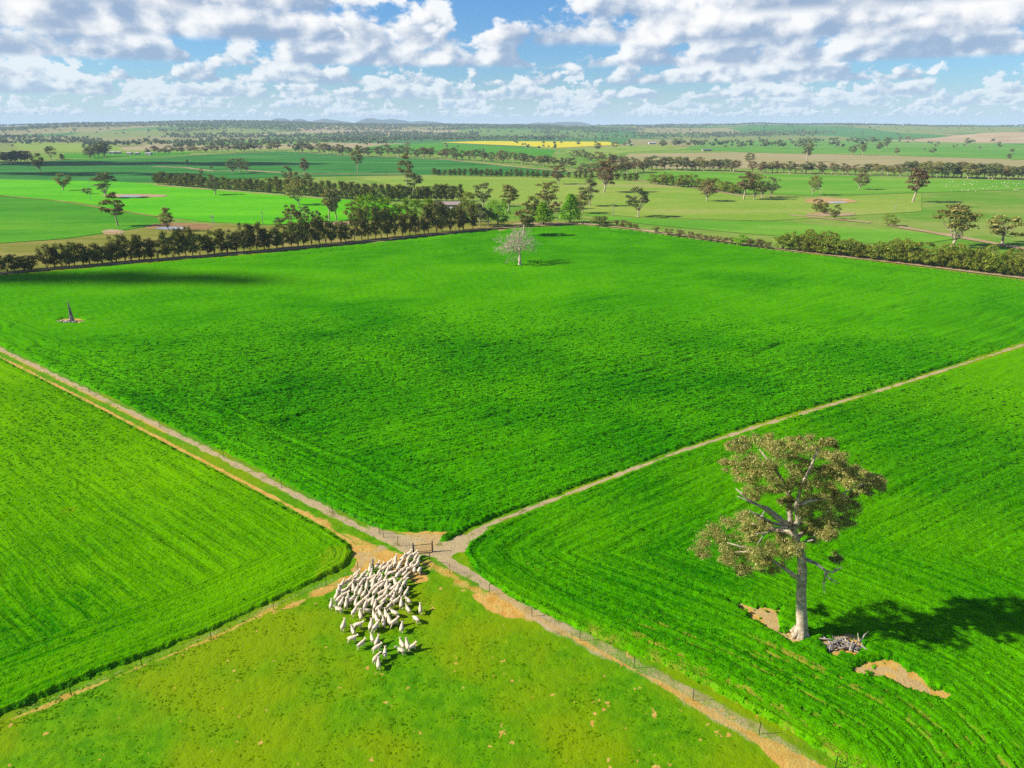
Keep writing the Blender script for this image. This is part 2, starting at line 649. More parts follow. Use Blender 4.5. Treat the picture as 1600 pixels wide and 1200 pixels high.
def build_ground():
    rr = np.concatenate([np.linspace(0, 300, 8), np.linspace(400, 3200, 16), np.linspace(3400, 9000, 70), np.geomspace(9500, 60000, 18)])
    na = 300
    an = np.linspace(0, 2 * math.pi, na, endpoint=False)
    Rg, A = np.meshgrid(rr, an, indexing='ij')
    X, Y = Rg * np.sin(A), Rg * np.cos(A)
    Z = height(X, Y) - 0.15
    V = np.stack([X, Y, Z], -1).reshape(-1, 3)
    i, j = np.meshgrid(np.arange(len(rr) - 1), np.arange(na), indexing='ij')
    j2 = (j + 1) % na
    F = np.stack([i * na + j, i * na + j2, (i + 1) * na + j2, (i + 1) * na + j], -1).reshape(-1, 4)
    o = obj('ground', np_mesh('ground', V, F), ground_mat())
    tag(o, kind='structure')


build_ground()


def sheet(name, poly_px, mat, z, seg=14.0):
    """a paddock: polygon given by its corners, laid on the plain"""
    pts = [gp(*p) for p in poly_px]
    me = bpy.data.meshes.new(name)
    rnd = random.Random(len(poly_px) * 7 + int(abs(pts[0][0])))
    vs = []
    for i in range(len(pts)):
        a, b = pts[i], pts[(i + 1) % len(pts)]
        n = max(1, min(30, int(math.hypot(b[0] - a[0], b[1] - a[1]) / seg)))
        for k in range(n):
            t = k / n
            w = 0 if k == 0 else rnd.uniform(-.6, .6)
            vs.append((a[0] + (b[0] - a[0]) * t + w, a[1] + (b[1] - a[1]) * t + w, z))
    me.from_pydata(vs, [], [list(range(len(vs)))])
    me.update()
    o = obj(name, me, mat)
    tag(o, kind='structure')
    return o


def ribbon(name, px_pts, width, mat, z, seed=0, world_pts=None):
    """a track: strip of a given width in metres with a ragged edge"""
    P = [Vector((*p, 0)) for p in (world_pts or [gp(*p) for p in px_pts])]
    Q = []
    for a, b in zip(P[:-1], P[1:]):
        n = max(1, int((b - a).length / 8))
        Q += [a + (b - a) * (k / n) for k in range(n)]
    Q.append(P[-1])
    rnd = random.Random(seed)
    vs, fs = [], []
    for i, q in enumerate(Q):
        t = (Q[min(i + 1, len(Q) - 1)] - Q[max(0, i - 1)]).normalized()
        nrm = Vector((-t.y, t.x, 0))
        w = width / 2 * rnd.uniform(0.75, 1.25)
        vs += [tuple(q + nrm * w + Vector((0, 0, z))), tuple(q - nrm * w + Vector((0, 0, z)))]
        if i:
            fs.append([2 * i - 2, 2 * i - 1, 2 * i + 1, 2 * i])
    me = bpy.data.meshes.new(name)
    me.from_pydata(vs, [], fs)
    me.update()
    o = obj(name, me, mat)
    tag(o, kind='structure')
    return o


F_LIME = field_mat('paddock_lime', alb(96, 206, 0), alb(124, 224, 6))
F_GREEN = field_mat('paddock_green', alb(78, 164, 20), alb(100, 184, 30), alb(124, 192, 30))
F_TEAL = field_mat('paddock_blue_green', alb(56, 138, 48), alb(80, 158, 64), alb(100, 170, 76))
F_PALE = field_mat('paddock_pale', alb(150, 190, 62), alb(176, 198, 84), alb(190, 188, 110))
F_FRESH = field_mat('paddock_fresh', alb(112, 184, 44), alb(138, 198, 58), alb(164, 196, 80))
F_FAR = field_mat('paddock_far', alb(104, 178, 56), alb(138, 190, 76), alb(168, 188, 100), 0.006)
F_TAN = field_mat('paddock_stubble', alb(190, 178, 118), alb(206, 192, 140), alb(160, 176, 96))
F_HILL = field_mat('bare_hill', alb(200, 172, 128), alb(222, 200, 160))
F_CANOLA = field_mat('canola_in_flower', alb(238, 220, 10, .55), alb(252, 238, 40, .55), None, 0.05)
F_DIRT = field_mat('pale_dirt', alb(204, 168, 122), alb(226, 198, 158), alb(170, 160, 90), 0.15)
F_OLIVE = field_mat('rough_grass', alb(140, 150, 50), alb(176, 168, 84), alb(196, 172, 110), 0.08)
F_RED = field_mat('red_dam_bank', alb(172, 128, 84), alb(196, 160, 110), alb(150, 150, 60), 0.15)
F_ORANGE = field_mat('orange_dam_bank', alb(214, 170, 100), alb(232, 200, 140), None, 0.15)

sheet('paddock', [(-330, 250), (0, 256), (100, 250), (250, 246.5), (330, 240.5), (450, 236.5), (540, 242), (700, 249.5), (830, 262), (905, 268), (870, 275), (670, 273), (435, 277), (240, 285.5), (0, 280), (-330, 276)], F_TEAL, 0.0)
sheet('paddock', [(-330, 276.2), (0, 280.2), (180, 283.5), (240, 287.5), (400, 300), (520, 310), (600, 318), (660, 335), (520, 346), (420, 351), (330, 347), (240, 337), (120, 316), (0, 304.5), (-330, 284)], F_LIME, 0.03)
sheet('paddock', [(-330, 286), (0, 306.5), (90, 314), (160, 325), (240, 338.5), (262, 346), (235, 353), (170, 363), (100, 373), (0, 380), (-330, 398)], F_GREEN, 0.06)
sheet('rough_grass', [(-330, 399), (0, 381), (100, 374), (170, 365), (235, 354.5), (262, 348), (330, 349), (420, 352.5), (520, 347), (660, 338), (760, 345), (900, 346), (920, 351), (760, 357), (600, 373), (400, 393), (200, 409), (0, 426), (-330, 455)], F_OLIVE, 0.09)
sheet('paddock', [(560, 279), (660, 274), (870, 276), (1000, 284), (1160, 305), (1290, 309), (1440, 302), (1440, 330), (1200, 345), (1000, 340), (900, 330), (700, 305)], F_PALE, 0.02)
sheet('paddock', [(900, 332), (1000, 341), (1200, 347), (1390, 358), (1500, 372), (1420, 384), (1250, 372), (1080, 357), (950, 344)], F_FRESH, 0.05)
sheet('paddock', [(1000, 279), (1040, 266), (1200, 271), (1440, 276.5), (1600, 281), (1900, 286), (1900, 302), (1600, 296), (1440, 301), (1270, 306), (1160, 301)], F_FRESH, 0.07)
sheet('paddock', [(950, 256), (985, 240), (1150, 238), (1390, 243), (1600, 250), (1900, 254), (1900, 266), (1600, 262), (1400, 262), (1200, 264), (1040, 263)], F_TAN, 0.0)
sheet('paddock', [(1060, 233), (1130, 216), (1300, 213), (1460, 218), (1600, 226), (1900, 232), (1900, 251), (1600, 249), (1400, 243), (1180, 238)], F_FAR, 0.03)
sheet('canola_field', [(688, 222.5), (750, 220.5), (950, 221.5), (968, 226), (950, 227), (870, 231), (810, 228)], F_CANOLA, 0.3)
sheet('paddock', [(520, 238), (600, 226), (688, 223), (810, 230.5), (868, 234.5), (860, 246), (700, 241)], F_GREEN, 0.02)
sheet('paddock', [(880, 236), (955, 229), (1040, 226), (1080, 232), (980, 238), (930, 248)], F_PALE, 0.08)
sheet('paddock', [(18, 222), (180, 224), (195, 236), (110, 238), (30, 235)], F_PALE, 0.1)
sheet('paddock', [(60, 208), (260, 213), (270, 219), (60, 217)], F_FRESH, 0.2)
sheet('paddock', [(290, 219), (500, 213.5), (560, 219), (420, 226), (300, 227)], F_FRESH, 0.2)
sheet('paddock', [(100, 240), (190, 238.5), (300, 238), (290, 244), (170, 249), (100, 249.5)], F_GREEN, 0.12)

# dirt lines along the paddock edges
ribbon('dirt_track', [(60, 251), (120, 248), (250, 246), (330, 240.5), (450, 236.5), (540, 242.5), (700, 249.5), (830, 263), (900, 269)], 9, F_DIRT, 0.16, 1)
ribbon('dirt_track', [(-200, 295), (0, 305.5), (90, 313.5), (160, 325), (245, 338.5)], 3.2, F_OLIVE, 0.14, 2)
ribbon('dirt_track', [(-330, 450), (0, 427.5), (200, 410.5), (400, 394), (600, 374.5), (740, 359.5), (830, 352.5), (912, 349.5)], 4.2, F_DIRT, 0.13, 3)
ribbon('dirt_track', [(905, 349), (985, 357), (1100, 373), (1210, 388), (1330, 402), (1450, 416), (1600, 434), (1900, 470)], 4.4, F_DIRT, 0.13, 4)
ribbon('dirt_track', [(240, 289), (400, 301.5), (520, 311)], 5, F_DIRT, 0.14, 5)
ribbon('dirt_track', [(1040, 266), (1200, 271.5), (1440, 277), (1600, 281.5), (1900, 287)], 6, F_DIRT, 0.14, 6)
ribbon('dirt_track', [(990, 283), (1100, 295), (1160, 306), (1240, 308)], 5, F_DIRT, 0.14, 7)
ribbon('dirt_track', [(240, 260), (290, 262), (330, 267), (380, 266), (470, 272), (640, 272)], 9, F_DIRT, 0.14, 8)
ribbon('dirt_track', [(500, 244), (620, 246), (720, 250)], 6, F_OLIVE, 0.14, 9)
ribbon('dirt_track', [(1390, 352), (1450, 362), (1530, 376), (1640, 396)], 6, F_DIRT, 0.14, 10)
ribbon('dirt_track', [(1235, 336), (1300, 342), (1360, 348)], 5, F_DIRT, 0.14, 11)


def water_mat():
    m, t, out = new_mat('dam_water')
    n = t.noise(pos(t), 0.6, 3, 0.5)
    principled(t, out, alb(150, 170, 176), 0.08, 0.5, 0, bump(t, n, 0.08, 0.05))
    return m


M_WATER = water_mat()


def blob(cx, cy, rx, ry, n=22, seed=0):
    rnd = random.Random(seed)
    return [(cx + rx * math.cos(2 * math.pi * k / n) * rnd.uniform(.82, 1.12), cy + ry * math.sin(2 * math.pi * k / n) * rnd.uniform(.82, 1.12)) for k in range(n)]


def dam(name, cx, cy, rx, ry, bank, label, seed, wx=0.6, wy=0.35, dx=0.0, dy=1.0):
    sheet('bare_bank', blob(cx, cy, rx, ry, 26, seed), bank, 0.17)
    o = sheet('water', blob(cx + dx, cy + dy, rx * wx, ry * wy, 20, seed + 5), M_WATER, 0.21)
    return o


dam('dam', 212, 306, 52, 3.0, F_DIRT, '', 3, 0.4, 0.38, -8, 1.2)
dam('dam', 283, 354.5, 54, 6, F_RED, '', 4, 0.48, 0.36, -14, 2.6)
dam('dam', 1296, 314, 42, 5.0, F_ORANGE, '', 5, 0.35, 0.25, 12, 2.4)
sheet('bare_patch', blob(176, 363, 20, 4, 16, 8), F_DIRT, 0.17)
sheet('bare_patch', blob(535, 349, 40, 2.5, 16, 9), F_DIRT, 0.18)
sheet('bare_patch', blob(855, 350, 55, 1.6, 16, 10), F_DIRT, 0.18)
sheet('bare_patch', blob(1296, 335, 40, 3.0, 20, 11), F_DIRT, 0.17)
sheet('bare_patch', blob(790, 360, 14, 1.3, 14, 12), F_ORANGE, 0.19)

# ------------------------------------------------------------------ the four near paddocks
PX_A = [(-198, 449), (0, 432), (200, 415), (400, 398), (600, 378.5), (740, 363), (830, 356), (905, 353), (985, 360.5), (1100, 376.5), (1210, 391.5), (1330, 406), (1450, 420.5), (1600, 440), (1780, 463),
        (1600, 534), (1400, 598), (1181, 662), (1056, 703), (900, 762), (800, 799), (755, 817), (735, 825), (700, 846), (684, 846), (690, 840), (710, 830), (690, 831), (645, 833), (615, 829), (580, 822), (560, 813), (400, 731), (200, 633), (0, 540)]
PX_B = [(1900, 438), (1600, 543), (1400, 607), (1181, 671), (1056, 712), (900, 772), (800, 813), (760, 833), (735, 848), (727, 860), (728, 872), (747, 897), (794, 931), (841, 955), (900, 982), (981, 1019), (1075, 1058), (1175, 1112), (1300, 1185), (1540, 1330), (1980, 1330), (1980, 700)]
PX_C = [(-330, 402), (0, 561), (140, 632), (400, 769), (500, 823), (542, 848), (553, 862), (546, 884), (500, 906), (328, 987), (156, 1054), (0, 1119), (-330, 1256)]
POLY = {k: [gp(*p) for p in v] for k, v in (('A', PX_A), ('B', PX_B), ('C', PX_C))}
EDGE = {'A': POLY['A'], 'B': POLY['B'][:19], 'C': POLY['C'][:-1]}
HOLES_B = [[gp(*p) for p in h] for h in (
    [(1130, 936), (1165, 944), (1215, 958), (1222, 984), (1262, 1000), (1248, 1007), (1213, 990), (1172, 963)],
    [(1325, 1044), (1392, 1033), (1484, 1086), (1468, 1089), (1400, 1068), (1345, 1052)],
    blob(1320, 1008, 34, 15, 18, 3))]
HOLES_A = [[gp(*p) for p in blob(112, 501.5, 21, 4.6, 20, 5)], [gp(*p) for p in blob(812, 412.5, 23, 2.6, 20, 6)]]
LS = [gp(0, 540), gp(560, 813)]
S2 = [gp(760, 818), gp(1600, 538)]
BR = [gp(724, 866), gp(841, 955), gp(1075, 1058), gp(1300, 1185), gp(1540, 1330)]
FORT = math.hypot
d2 = Vector((S2[1][0] - S2[0][0], S2[1][1] - S2[0][1])).normalized()


def crop_fn(k, X, Y, spacing):
    """canopy height, bare-gap and paleness of the crop at ground points"""
    ed, _ = seg_dist(X, Y, EDGE[k], closed=(k == 'A'))
    ed0 = ed
    for H in (HOLES_B if k == 'B' else HOLES_A if k == 'A' else []):
        hd, _ = seg_dist(X, Y, H, closed=True)
        ins = inside(X, Y, H)
        hd = np.where(ins, -hd, hd) + (fbm(X * .9, Y * .9, 78, 4, .65) - .5) * 1.5
        ed = np.minimum(ed, hd)
    ed = ed + (fbm(X * 1.3, Y * 1.3, 77, 3) - 0.5) * 0.9
    warp = fbm(X * .09, Y * .09, 3, 2)
    if k == 'A':
        v = (X - S2[0][0]) * -d2.y + (Y - S2[0][1]) * d2.x
        u = X * d2.x + Y * d2.y
        hl = ed0 < 11
        v = np.where(hl, ed0, v)
    elif k == 'C':
        lx, ly = LS[1][0] - LS[0][0], LS[1][1] - LS[0][1]
        ll = math.hypot(lx, ly)
        lx, ly = lx / ll, ly / ll
        v = (X - LS[0][0]) * ly - (Y - LS[0][1]) * lx
        u = X * lx + Y * ly
        v = np.where(ed0 < 9, ed0, v)
    else:
        v = ed0
        u = X * .8 + Y * .6
    # long streaks along the sowing rows, at the sizes the mesh can carry
    fine = 1 - sstep(spacing, 0.25, 0.6)
    mid = 1 - sstep(spacing, 0.7, 1.8)
    big = 1 - sstep(spacing, 2.5, 6)
    r1 = vn(v * 2.3 + warp * 3, u * .10 + warp * 2, 11)
    r2 = vn(v * 0.95 + warp * 2, u * .05 + warp * 3, 12)
    r3 = vn(v * 0.33 + warp, u * .025, 13)
    c1 = vn(X * 2.6, Y * 2.6, 21)
    c2 = fbm(X * .9, Y * .9, 22, 2)
    c3 = fbm(X * .22, Y * .22, 23, 3)
    furrow2 = sstep(vn(v * .42 + warp * 2.2, u * .018 + warp, 43), .30, .10) * sstep(fbm(u * .012 + 5, v * .03, 44, 2), .36, .56)
    furrow = sstep(r2, .30, .06) * sstep(fbm(u * .03, v * .05, 41, 2), .38, .6)
    amp = {'A': .85, 'B': .68, 'C': 0.42}[k]
    h = 0.40 + amp * (fine * (0.24 * (r1 - .5) + 0.14 * (c1 - .5)) + mid * (0.30 * (r2 - .5) + 0.16 * (c2 - .5) - 0.18 * furrow) + big * (0.18 * (r3 - .5) - (.34 if k == 'A' else .2) * furrow2) + 0.12 * (c3 - .5))
    h = np.maximum(h, 0.06)
    h = h * sstep(ed, -0.05, 0.55)
    gap = np.zeros_like(X)
    pale = np.zeros_like(X)
    if k == 'B':
        dl, _ = seg_dist(X, Y, BR)
        patch = fbm(X * .055, Y * .055, 51, 3)
        near = sstep(dl, 26, 4) * 0.26 + sstep(dl, 45, 15) * 0.08
        g = sstep(patch + near, .62, 1.05) * .62
        rowm = sstep(vn(v * 2.9 + warp * 1.2, u * .30, 14) * .62 + vn(X * 1.7, Y * 1.7, 16) * .38, .52, .70)
        gap = g * rowm * sstep(ed, 0.5, 2.0) * sstep(dl, 110, 60)
        edgeg = sstep(dl, 3.4, 0.8) * sstep(Y, 75, 60)
        gap = np.maximum(gap, edgeg * (0.15 + 0.5 * vn(X * .7, Y * .7, 15)))
        h *= (1 - 0.6 * gap)
        pale = sstep(X, 55, 130) * 0.75 + edgeg * .7 + 0.35 * sstep(fbm(X * .03, Y * .03, 61, 3), .5, .7)
    elif k == 'A':
        pale = sstep(Y, 150, 330) * 0.25 + sstep(X, -50, -150) * 0.45 + 0.4 * sstep(fbm(X * .012, Y * .02, 62, 3), .48, .66) - 0.3 * np.exp(-((X - 10) / 45) ** 2 - ((Y - 110) / 45) ** 2)
        gap = np.zeros_like(X)
    else:
        dl, _ = seg_dist(X, Y, [gp(0, 1119), gp(546, 884)])
        pale = sstep(dl, 10, 45) * 0.55 + 0.35 * sstep(fbm(X * .05, Y * .05, 64, 3), .45, .7)
        gap = 0.45 * sstep(fbm(X * .10, Y * .07, 65, 3), .66, .80)
    return h, gap, np.clip(pale, 0, 1), u, v + warp * .8


def lattice(x0, x1, sx, y0, y1, sy):
    px, py = np.meshgrid(np.arange(x0, x1, sx), np.arange(y0, y1, sy))
    return px, py


def keep_cells(mask):
    ny, nx = mask.shape
    m = mask[:-1, :-1] | mask[1:, :-1] | mask[:-1, 1:] | mask[1:, 1:]
    j, i = np.nonzero(m)
    F = np.stack([(j + 1) * nx + i, (j + 1) * nx + i + 1, j * nx + i + 1, j * nx + i], -1)
    used = np.zeros(ny * nx, bool)
    used[F.ravel()] = True
    idx = np.cumsum(used) - 1
    return used, idx[F]


def build_crop(k, name, mat, box):
    px, py = lattice(*box)
    X, Y = gpa(px, py)
    dx = np.abs(np.gradient(X, axis=1))
    dy = np.abs(np.gradient(Y, axis=0))
    sp = np.maximum(dx, dy * 0.6)
    m = inside(X, Y, POLY[k])
    used, F = keep_cells(m)
    X1, Y1, sp1, m1 = X.ravel()[used], Y.ravel()[used], sp.ravel()[used], m.ravel()[used]
    h, gap, pale, u, v = crop_fn(k, X1, Y1, sp1)
    z = np.where(m1 & (h > .03), 0.03 + h, -0.08)
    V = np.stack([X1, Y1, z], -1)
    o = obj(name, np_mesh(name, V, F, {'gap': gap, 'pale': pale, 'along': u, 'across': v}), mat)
    tag(o, kind='structure')
    return o


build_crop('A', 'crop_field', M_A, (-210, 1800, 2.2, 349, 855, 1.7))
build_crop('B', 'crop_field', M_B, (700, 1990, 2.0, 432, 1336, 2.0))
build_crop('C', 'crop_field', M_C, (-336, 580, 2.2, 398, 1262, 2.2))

# ---- grazed pasture, tracks and stubble strips in the foreground: one sheet, wear marks as masks of bare soil / stubble
def build_pasture():
    px, py = lattice(-340, 2000, 2.6, 395, 1350, 2.0)
    X, Y = gpa(px, py)
    dA = inside(X, Y, POLY['A'])
    keep = ~(inside(px, py, [(-340, 395), (-198, 447), (0, 430), (905, 351), (1780, 461), (2000, 395), (2000, 380), (-340, 380)]))
    keep &= ~((py < 470) & (px > -150) & (px < 1700) & dA)
    used, F = keep_cells(keep)
    X, Y, px, py = X.ravel()[used], Y.ravel()[used], px.ravel()[used], py.ravel()[used]
    wob = (fbm(X * .55, Y * .55, 91, 4) - .5)

    def line(pts, w, soft=0.6, wobble=1.0):
        d, _ = seg_dist(X, Y, [gp(*p) for p in pts])
        return sstep(d + wob * wobble, w / 2 + soft, w / 2 - soft * .5)

    def area(pts, soft=0.8, wobble=2.0):
        P = [gp(*p) for p in pts]
        d, _ = seg_dist(X, Y, P, closed=True)
        d = np.where(inside(X, Y, P), d, -d)
        return sstep(d + wob * wobble, -soft, soft)

    straw = line([(-330, 384), (0, 545.5), (200, 642), (400, 741), (560, 824), (610, 846), (650, 866)], .85, .5, 1.1)
    straw = np.maximum(straw, area([(575, 822), (620, 834), (690, 836), (735, 836), (760, 826), (735, 850), (726, 862), (702, 872), (668, 868), (630, 858), (592, 842)], .6, 1.4))
    straw = np.maximum(straw, line([(690, 856), (735, 836), (760, 821), (900, 767), (1056, 708), (1181, 667), (1400, 602.5), (1600, 538.5), (1950, 420)], .5, .4, 1.0))
    straw = np.maximum(straw, line([(690, 872), (765, 915), (831, 957), (880, 982)], 1.3, .6, 1.2))
    straw = np.maximum(straw, 0.5 * line([(870, 977), (960, 1025), (1040, 1066), (1120, 1110), (1200, 1157), (1330, 1232)], 2.2, .8, 1.2))
    straw = np.maximum(straw, 0.42 * line([(-330, 1262), (0, 1125), (160, 1060), (330, 991), (430, 945), (540, 897)], 0.8, .5, .8))
    straw = np.maximum(straw, 0.9 * area([(548, 858), (600, 850), (640, 868), (600, 890), (552, 892)], 1.2, 4.0) * sstep(fbm(X * .4, Y * .4, 95, 3), .45, .6))
    straw = straw * (0.72 + .5 * fbm(X * .6, Y * .6, 93, 3))
    soil = area([(556, 848), (602, 858), (640, 866), (658, 884), (640, 900), (592, 888), (548, 892), (545, 872)], 1.0, 3.5)
    soil = np.maximum(soil, area([(640, 893), (668, 893), (666, 908), (646, 912)], .5, 1.0))
    soil = np.maximum(soil, area([(742, 930), (785, 921), (838, 960), (822, 968), (782, 964), (755, 950)], .7, 1.6))
    soil = np.maximum(soil, .55 * line([(668, 878), (705, 900), (760, 935), (835, 962)], 1.3, 1.0, 2.2))
    soil = np.maximum(soil, area([(648, 846), (682, 846), (674, 866), (650, 866)], .3, .4))
    soil = np.maximum(soil, .8 * area([(622, 831), (690, 830), (708, 829), (684, 846), (640, 840)], .5, 1.2))
    soil = np.maximum(soil, line([(1025, 1064), (1100, 1108), (1165, 1143), (1190, 1160)], .55, .3, .5))
    soil = np.maximum(soil, .8 * line([(840, 965), (940, 1020), (1030, 1068)], .35, .35, .8))
    soil = np.maximum(soil, area([(1165, 1145), (1205, 1152), (1300, 1210), (1380, 1270), (1330, 1300), (1240, 1225)], .6, 1.4))
    soil = np.maximum(soil, .9 * line([(-330, 393), (0, 548.5), (150, 622), (260, 676)], .35, .2, .3))
    soil = np.maximum(soil, .95 * line([(-330, 400), (0, 557.5), (140, 628), (400, 763), (500, 816), (552, 850)], .4, .25, .5))
    soil = np.maximum(soil, .55 * line([(480, 802), (560, 846), (620, 868)], .8, .6, 1.5))
    soil = np.maximum(soil, .55 * line([(-330, 1270), (0, 1131), (160, 1066), (330, 998), (430, 950), (530, 909)], .45, .35, 1.1))
    soil = np.maximum(soil, .6 * line([(430, 956), (530, 914), (560, 896)], 1.0, .6, 1.8))
    for H in HOLES_B + HOLES_A:
        d, _ = seg_dist(X, Y, H, closed=True)
        soil = np.maximum(soil, np.where(inside(X, Y, H) | (d < 1.3), .8, 0))
        straw = np.maximum(straw, np.where(inside(X, Y, H) & (fbm(X * .5, Y * .5, 97, 3) > .46), .8, 0))
    # grazed-out spots, more of them to the right of the mob
    spots = sstep(fbm(X * 1.1, Y * 1.1, 98, 4, .6) + .06 * sstep(X, -8, 18), .75, .80)
    soil = np.maximum(soil, .75 * spots * sstep(Y, 80, 70))
    z = 0.10 * (fbm(X * .5, Y * .5, 99, 3) - .5) + 0.05 * (vn(X * 2.5, Y * 2.5, 100) - .5)
    z = z * (1 - .7 * np.maximum(soil, straw)) + .01
    o = obj('pasture', np_mesh('pasture', np.stack([X, Y, z], -1), F, {'soil': soil, 'straw': straw}), M_PAST)
    tag(o, kind='structure')


build_pasture()


# ---- plants of the near crop: leafy tufts standing on the canopy, scattered by geometry nodes
def tuft_mesh(name, seed, n=9, r=0.2, h=0.32, w=0.11):
    rnd = random.Random(seed)
    vs, fs = [], []
    for i in range(n):
        a = rnd.uniform(0, 2 * math.pi)
        q = rnd.uniform(.25, 1) * r
        z = h * rnd.uniform(.35, 1)
        c = Vector((q * math.cos(a), q * math.sin(a), z))
        t = Vector((math.cos(a + rnd.uniform(-.8, .8)), math.sin(a + rnd.uniform(-.8, .8)), rnd.uniform(-.3, .4))).normalized()
        s = t.cross(Vector((rnd.uniform(-.4, .4), rnd.uniform(-.4, .4), 1))).normalized()
        L, W = w * rnd.uniform(1.0, 1.9), w * rnd.uniform(.5, .9)
        k = len(vs)
        vs += [tuple(c - t * L), tuple(c + s * W), tuple(c + t * L), tuple(c - s * W)]
        fs.append([k, k + 1, k + 2, k + 3])
    me = bpy.data.meshes.new(name)
    me.from_pydata(vs, [], fs)
    me.update()
    return me


def scatter(name, pts, scl, attrs, me, mat, label, cat):
    """points -> instanced tufts"""
    src = bpy.data.objects.new(name + '_plant', me)
    me.materials.append(mat)
    pm = bpy.data.meshes.new(name)
    pm.vertices.add(len(pts))
    pm.vertices.foreach_set('co', np.ascontiguousarray(pts, np.float32).ravel())
    a = pm.attributes.new('scl', 'FLOAT', 'POINT')
    a.data.foreach_set('value', np.ascontiguousarray(scl, np.float32))
    for nm, ar in attrs.items():
        a = pm.attributes.new(nm, 'FLOAT', 'POINT')
        a.data.foreach_set('value', np.ascontiguousarray(ar, np.float32))
    o = bpy.data.objects.new(name, pm)
    COL.objects.link(o)
    tag(o, label, cat, kind='stuff')
    g = bpy.data.node_groups.new(name, 'GeometryNodeTree')
    g.interface.new_socket('Geometry', in_out='INPUT', socket_type='NodeSocketGeometry')
    g.interface.new_socket('Geometry', in_out='OUTPUT', socket_type='NodeSocketGeometry')
    N, L = g.nodes, g.links
    gi, go = N.new('NodeGroupInput'), N.new('NodeGroupOutput')
    ip = N.new('GeometryNodeInstanceOnPoints')
    oi = N.new('GeometryNodeObjectInfo')
    oi.inputs['Object'].default_value = src
    rv = N.new('FunctionNodeRandomValue')
    rv.data_type = 'FLOAT_VECTOR'
    rv.inputs[0].default_value = (-.2, -.2, 0)
    rv.inputs[1].default_value = (.2, .2, 6.283)
    na = N.new('GeometryNodeInputNamedAttribute')
    na.data_type = 'FLOAT'
    na.inputs[0].default_value = 'scl'
    L.new(gi.outputs[0], ip.inputs['Points'])
    L.new(oi.outputs['Geometry'], ip.inputs['Instance'])
    L.new(rv.outputs[0], ip.inputs['Rotation'])
    L.new(na.outputs[0], ip.inputs['Scale'])
    L.new(ip.outputs[0], go.inputs[0])
    md = o.modifiers.new('scatter', 'NODES')
    md.node_group = g
    return o


rng = np.random.default_rng(4)


def in_view(X, Y, margin=260):
    """points that the neighbourhood of the photograph shows"""
    depth = Y * CP + CAM_H * SP
    u = X / depth * FOC + 800
    v = 600 - (Y * SP - CAM_H * CP) / depth * FOC
    return (u > -margin) & (u < 1600 + margin) & (v < 1200 + 130), u, v


def crop_tufts(k, name, mat, n, reach, label, seed):
    r = np.sqrt(rng.uniform(0, 1, n)) * reach
    a = rng.uniform(-R(48), R(48), n)
    X, Y = r * np.sin(a), r * np.cos(a)
    ok, _, _ = in_view(X, Y)
    ok &= inside(X, Y, POLY[k])
    # thinning out with distance
    ok &= rng.uniform(0, 1, n) < np.clip(1.35 * (1 - np.hypot(X, Y) / reach), 0, 1)
    X, Y = X[ok], Y[ok]
    h, gap, pale, u, v = crop_fn(k, X, Y, np.full(X.shape, .12))
    ok = ((h > .12) | (rng.uniform(0, 1, len(X)) < .07)) & (gap < .62)
    X, Y, h, gap, pale, u, v = (q[ok] for q in (X, Y, h, gap, pale, u, v))
    pts = np.stack([X, Y, np.maximum(h - .20, -.06)], -1)
    dist = np.hypot(X, Y)
    scl = (.8 if k == 'C' else 1.0) * (0.55 + .5 * rng.uniform(0, 1, len(X))) * (1 + .5 * sstep(dist, 80, 170))
    return scatter(name, pts, scl, {'pale': pale, 'gap': gap * .6, 'along': u, 'across': v}, tuft_mesh(name, seed), mat, label, 'crop')


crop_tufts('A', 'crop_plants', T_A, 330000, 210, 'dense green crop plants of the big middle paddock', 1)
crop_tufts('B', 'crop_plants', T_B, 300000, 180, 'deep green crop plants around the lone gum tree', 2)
crop_tufts('C', 'crop_plants', T_C, 330000, 180, 'bright green crop plants of the left paddock', 3)


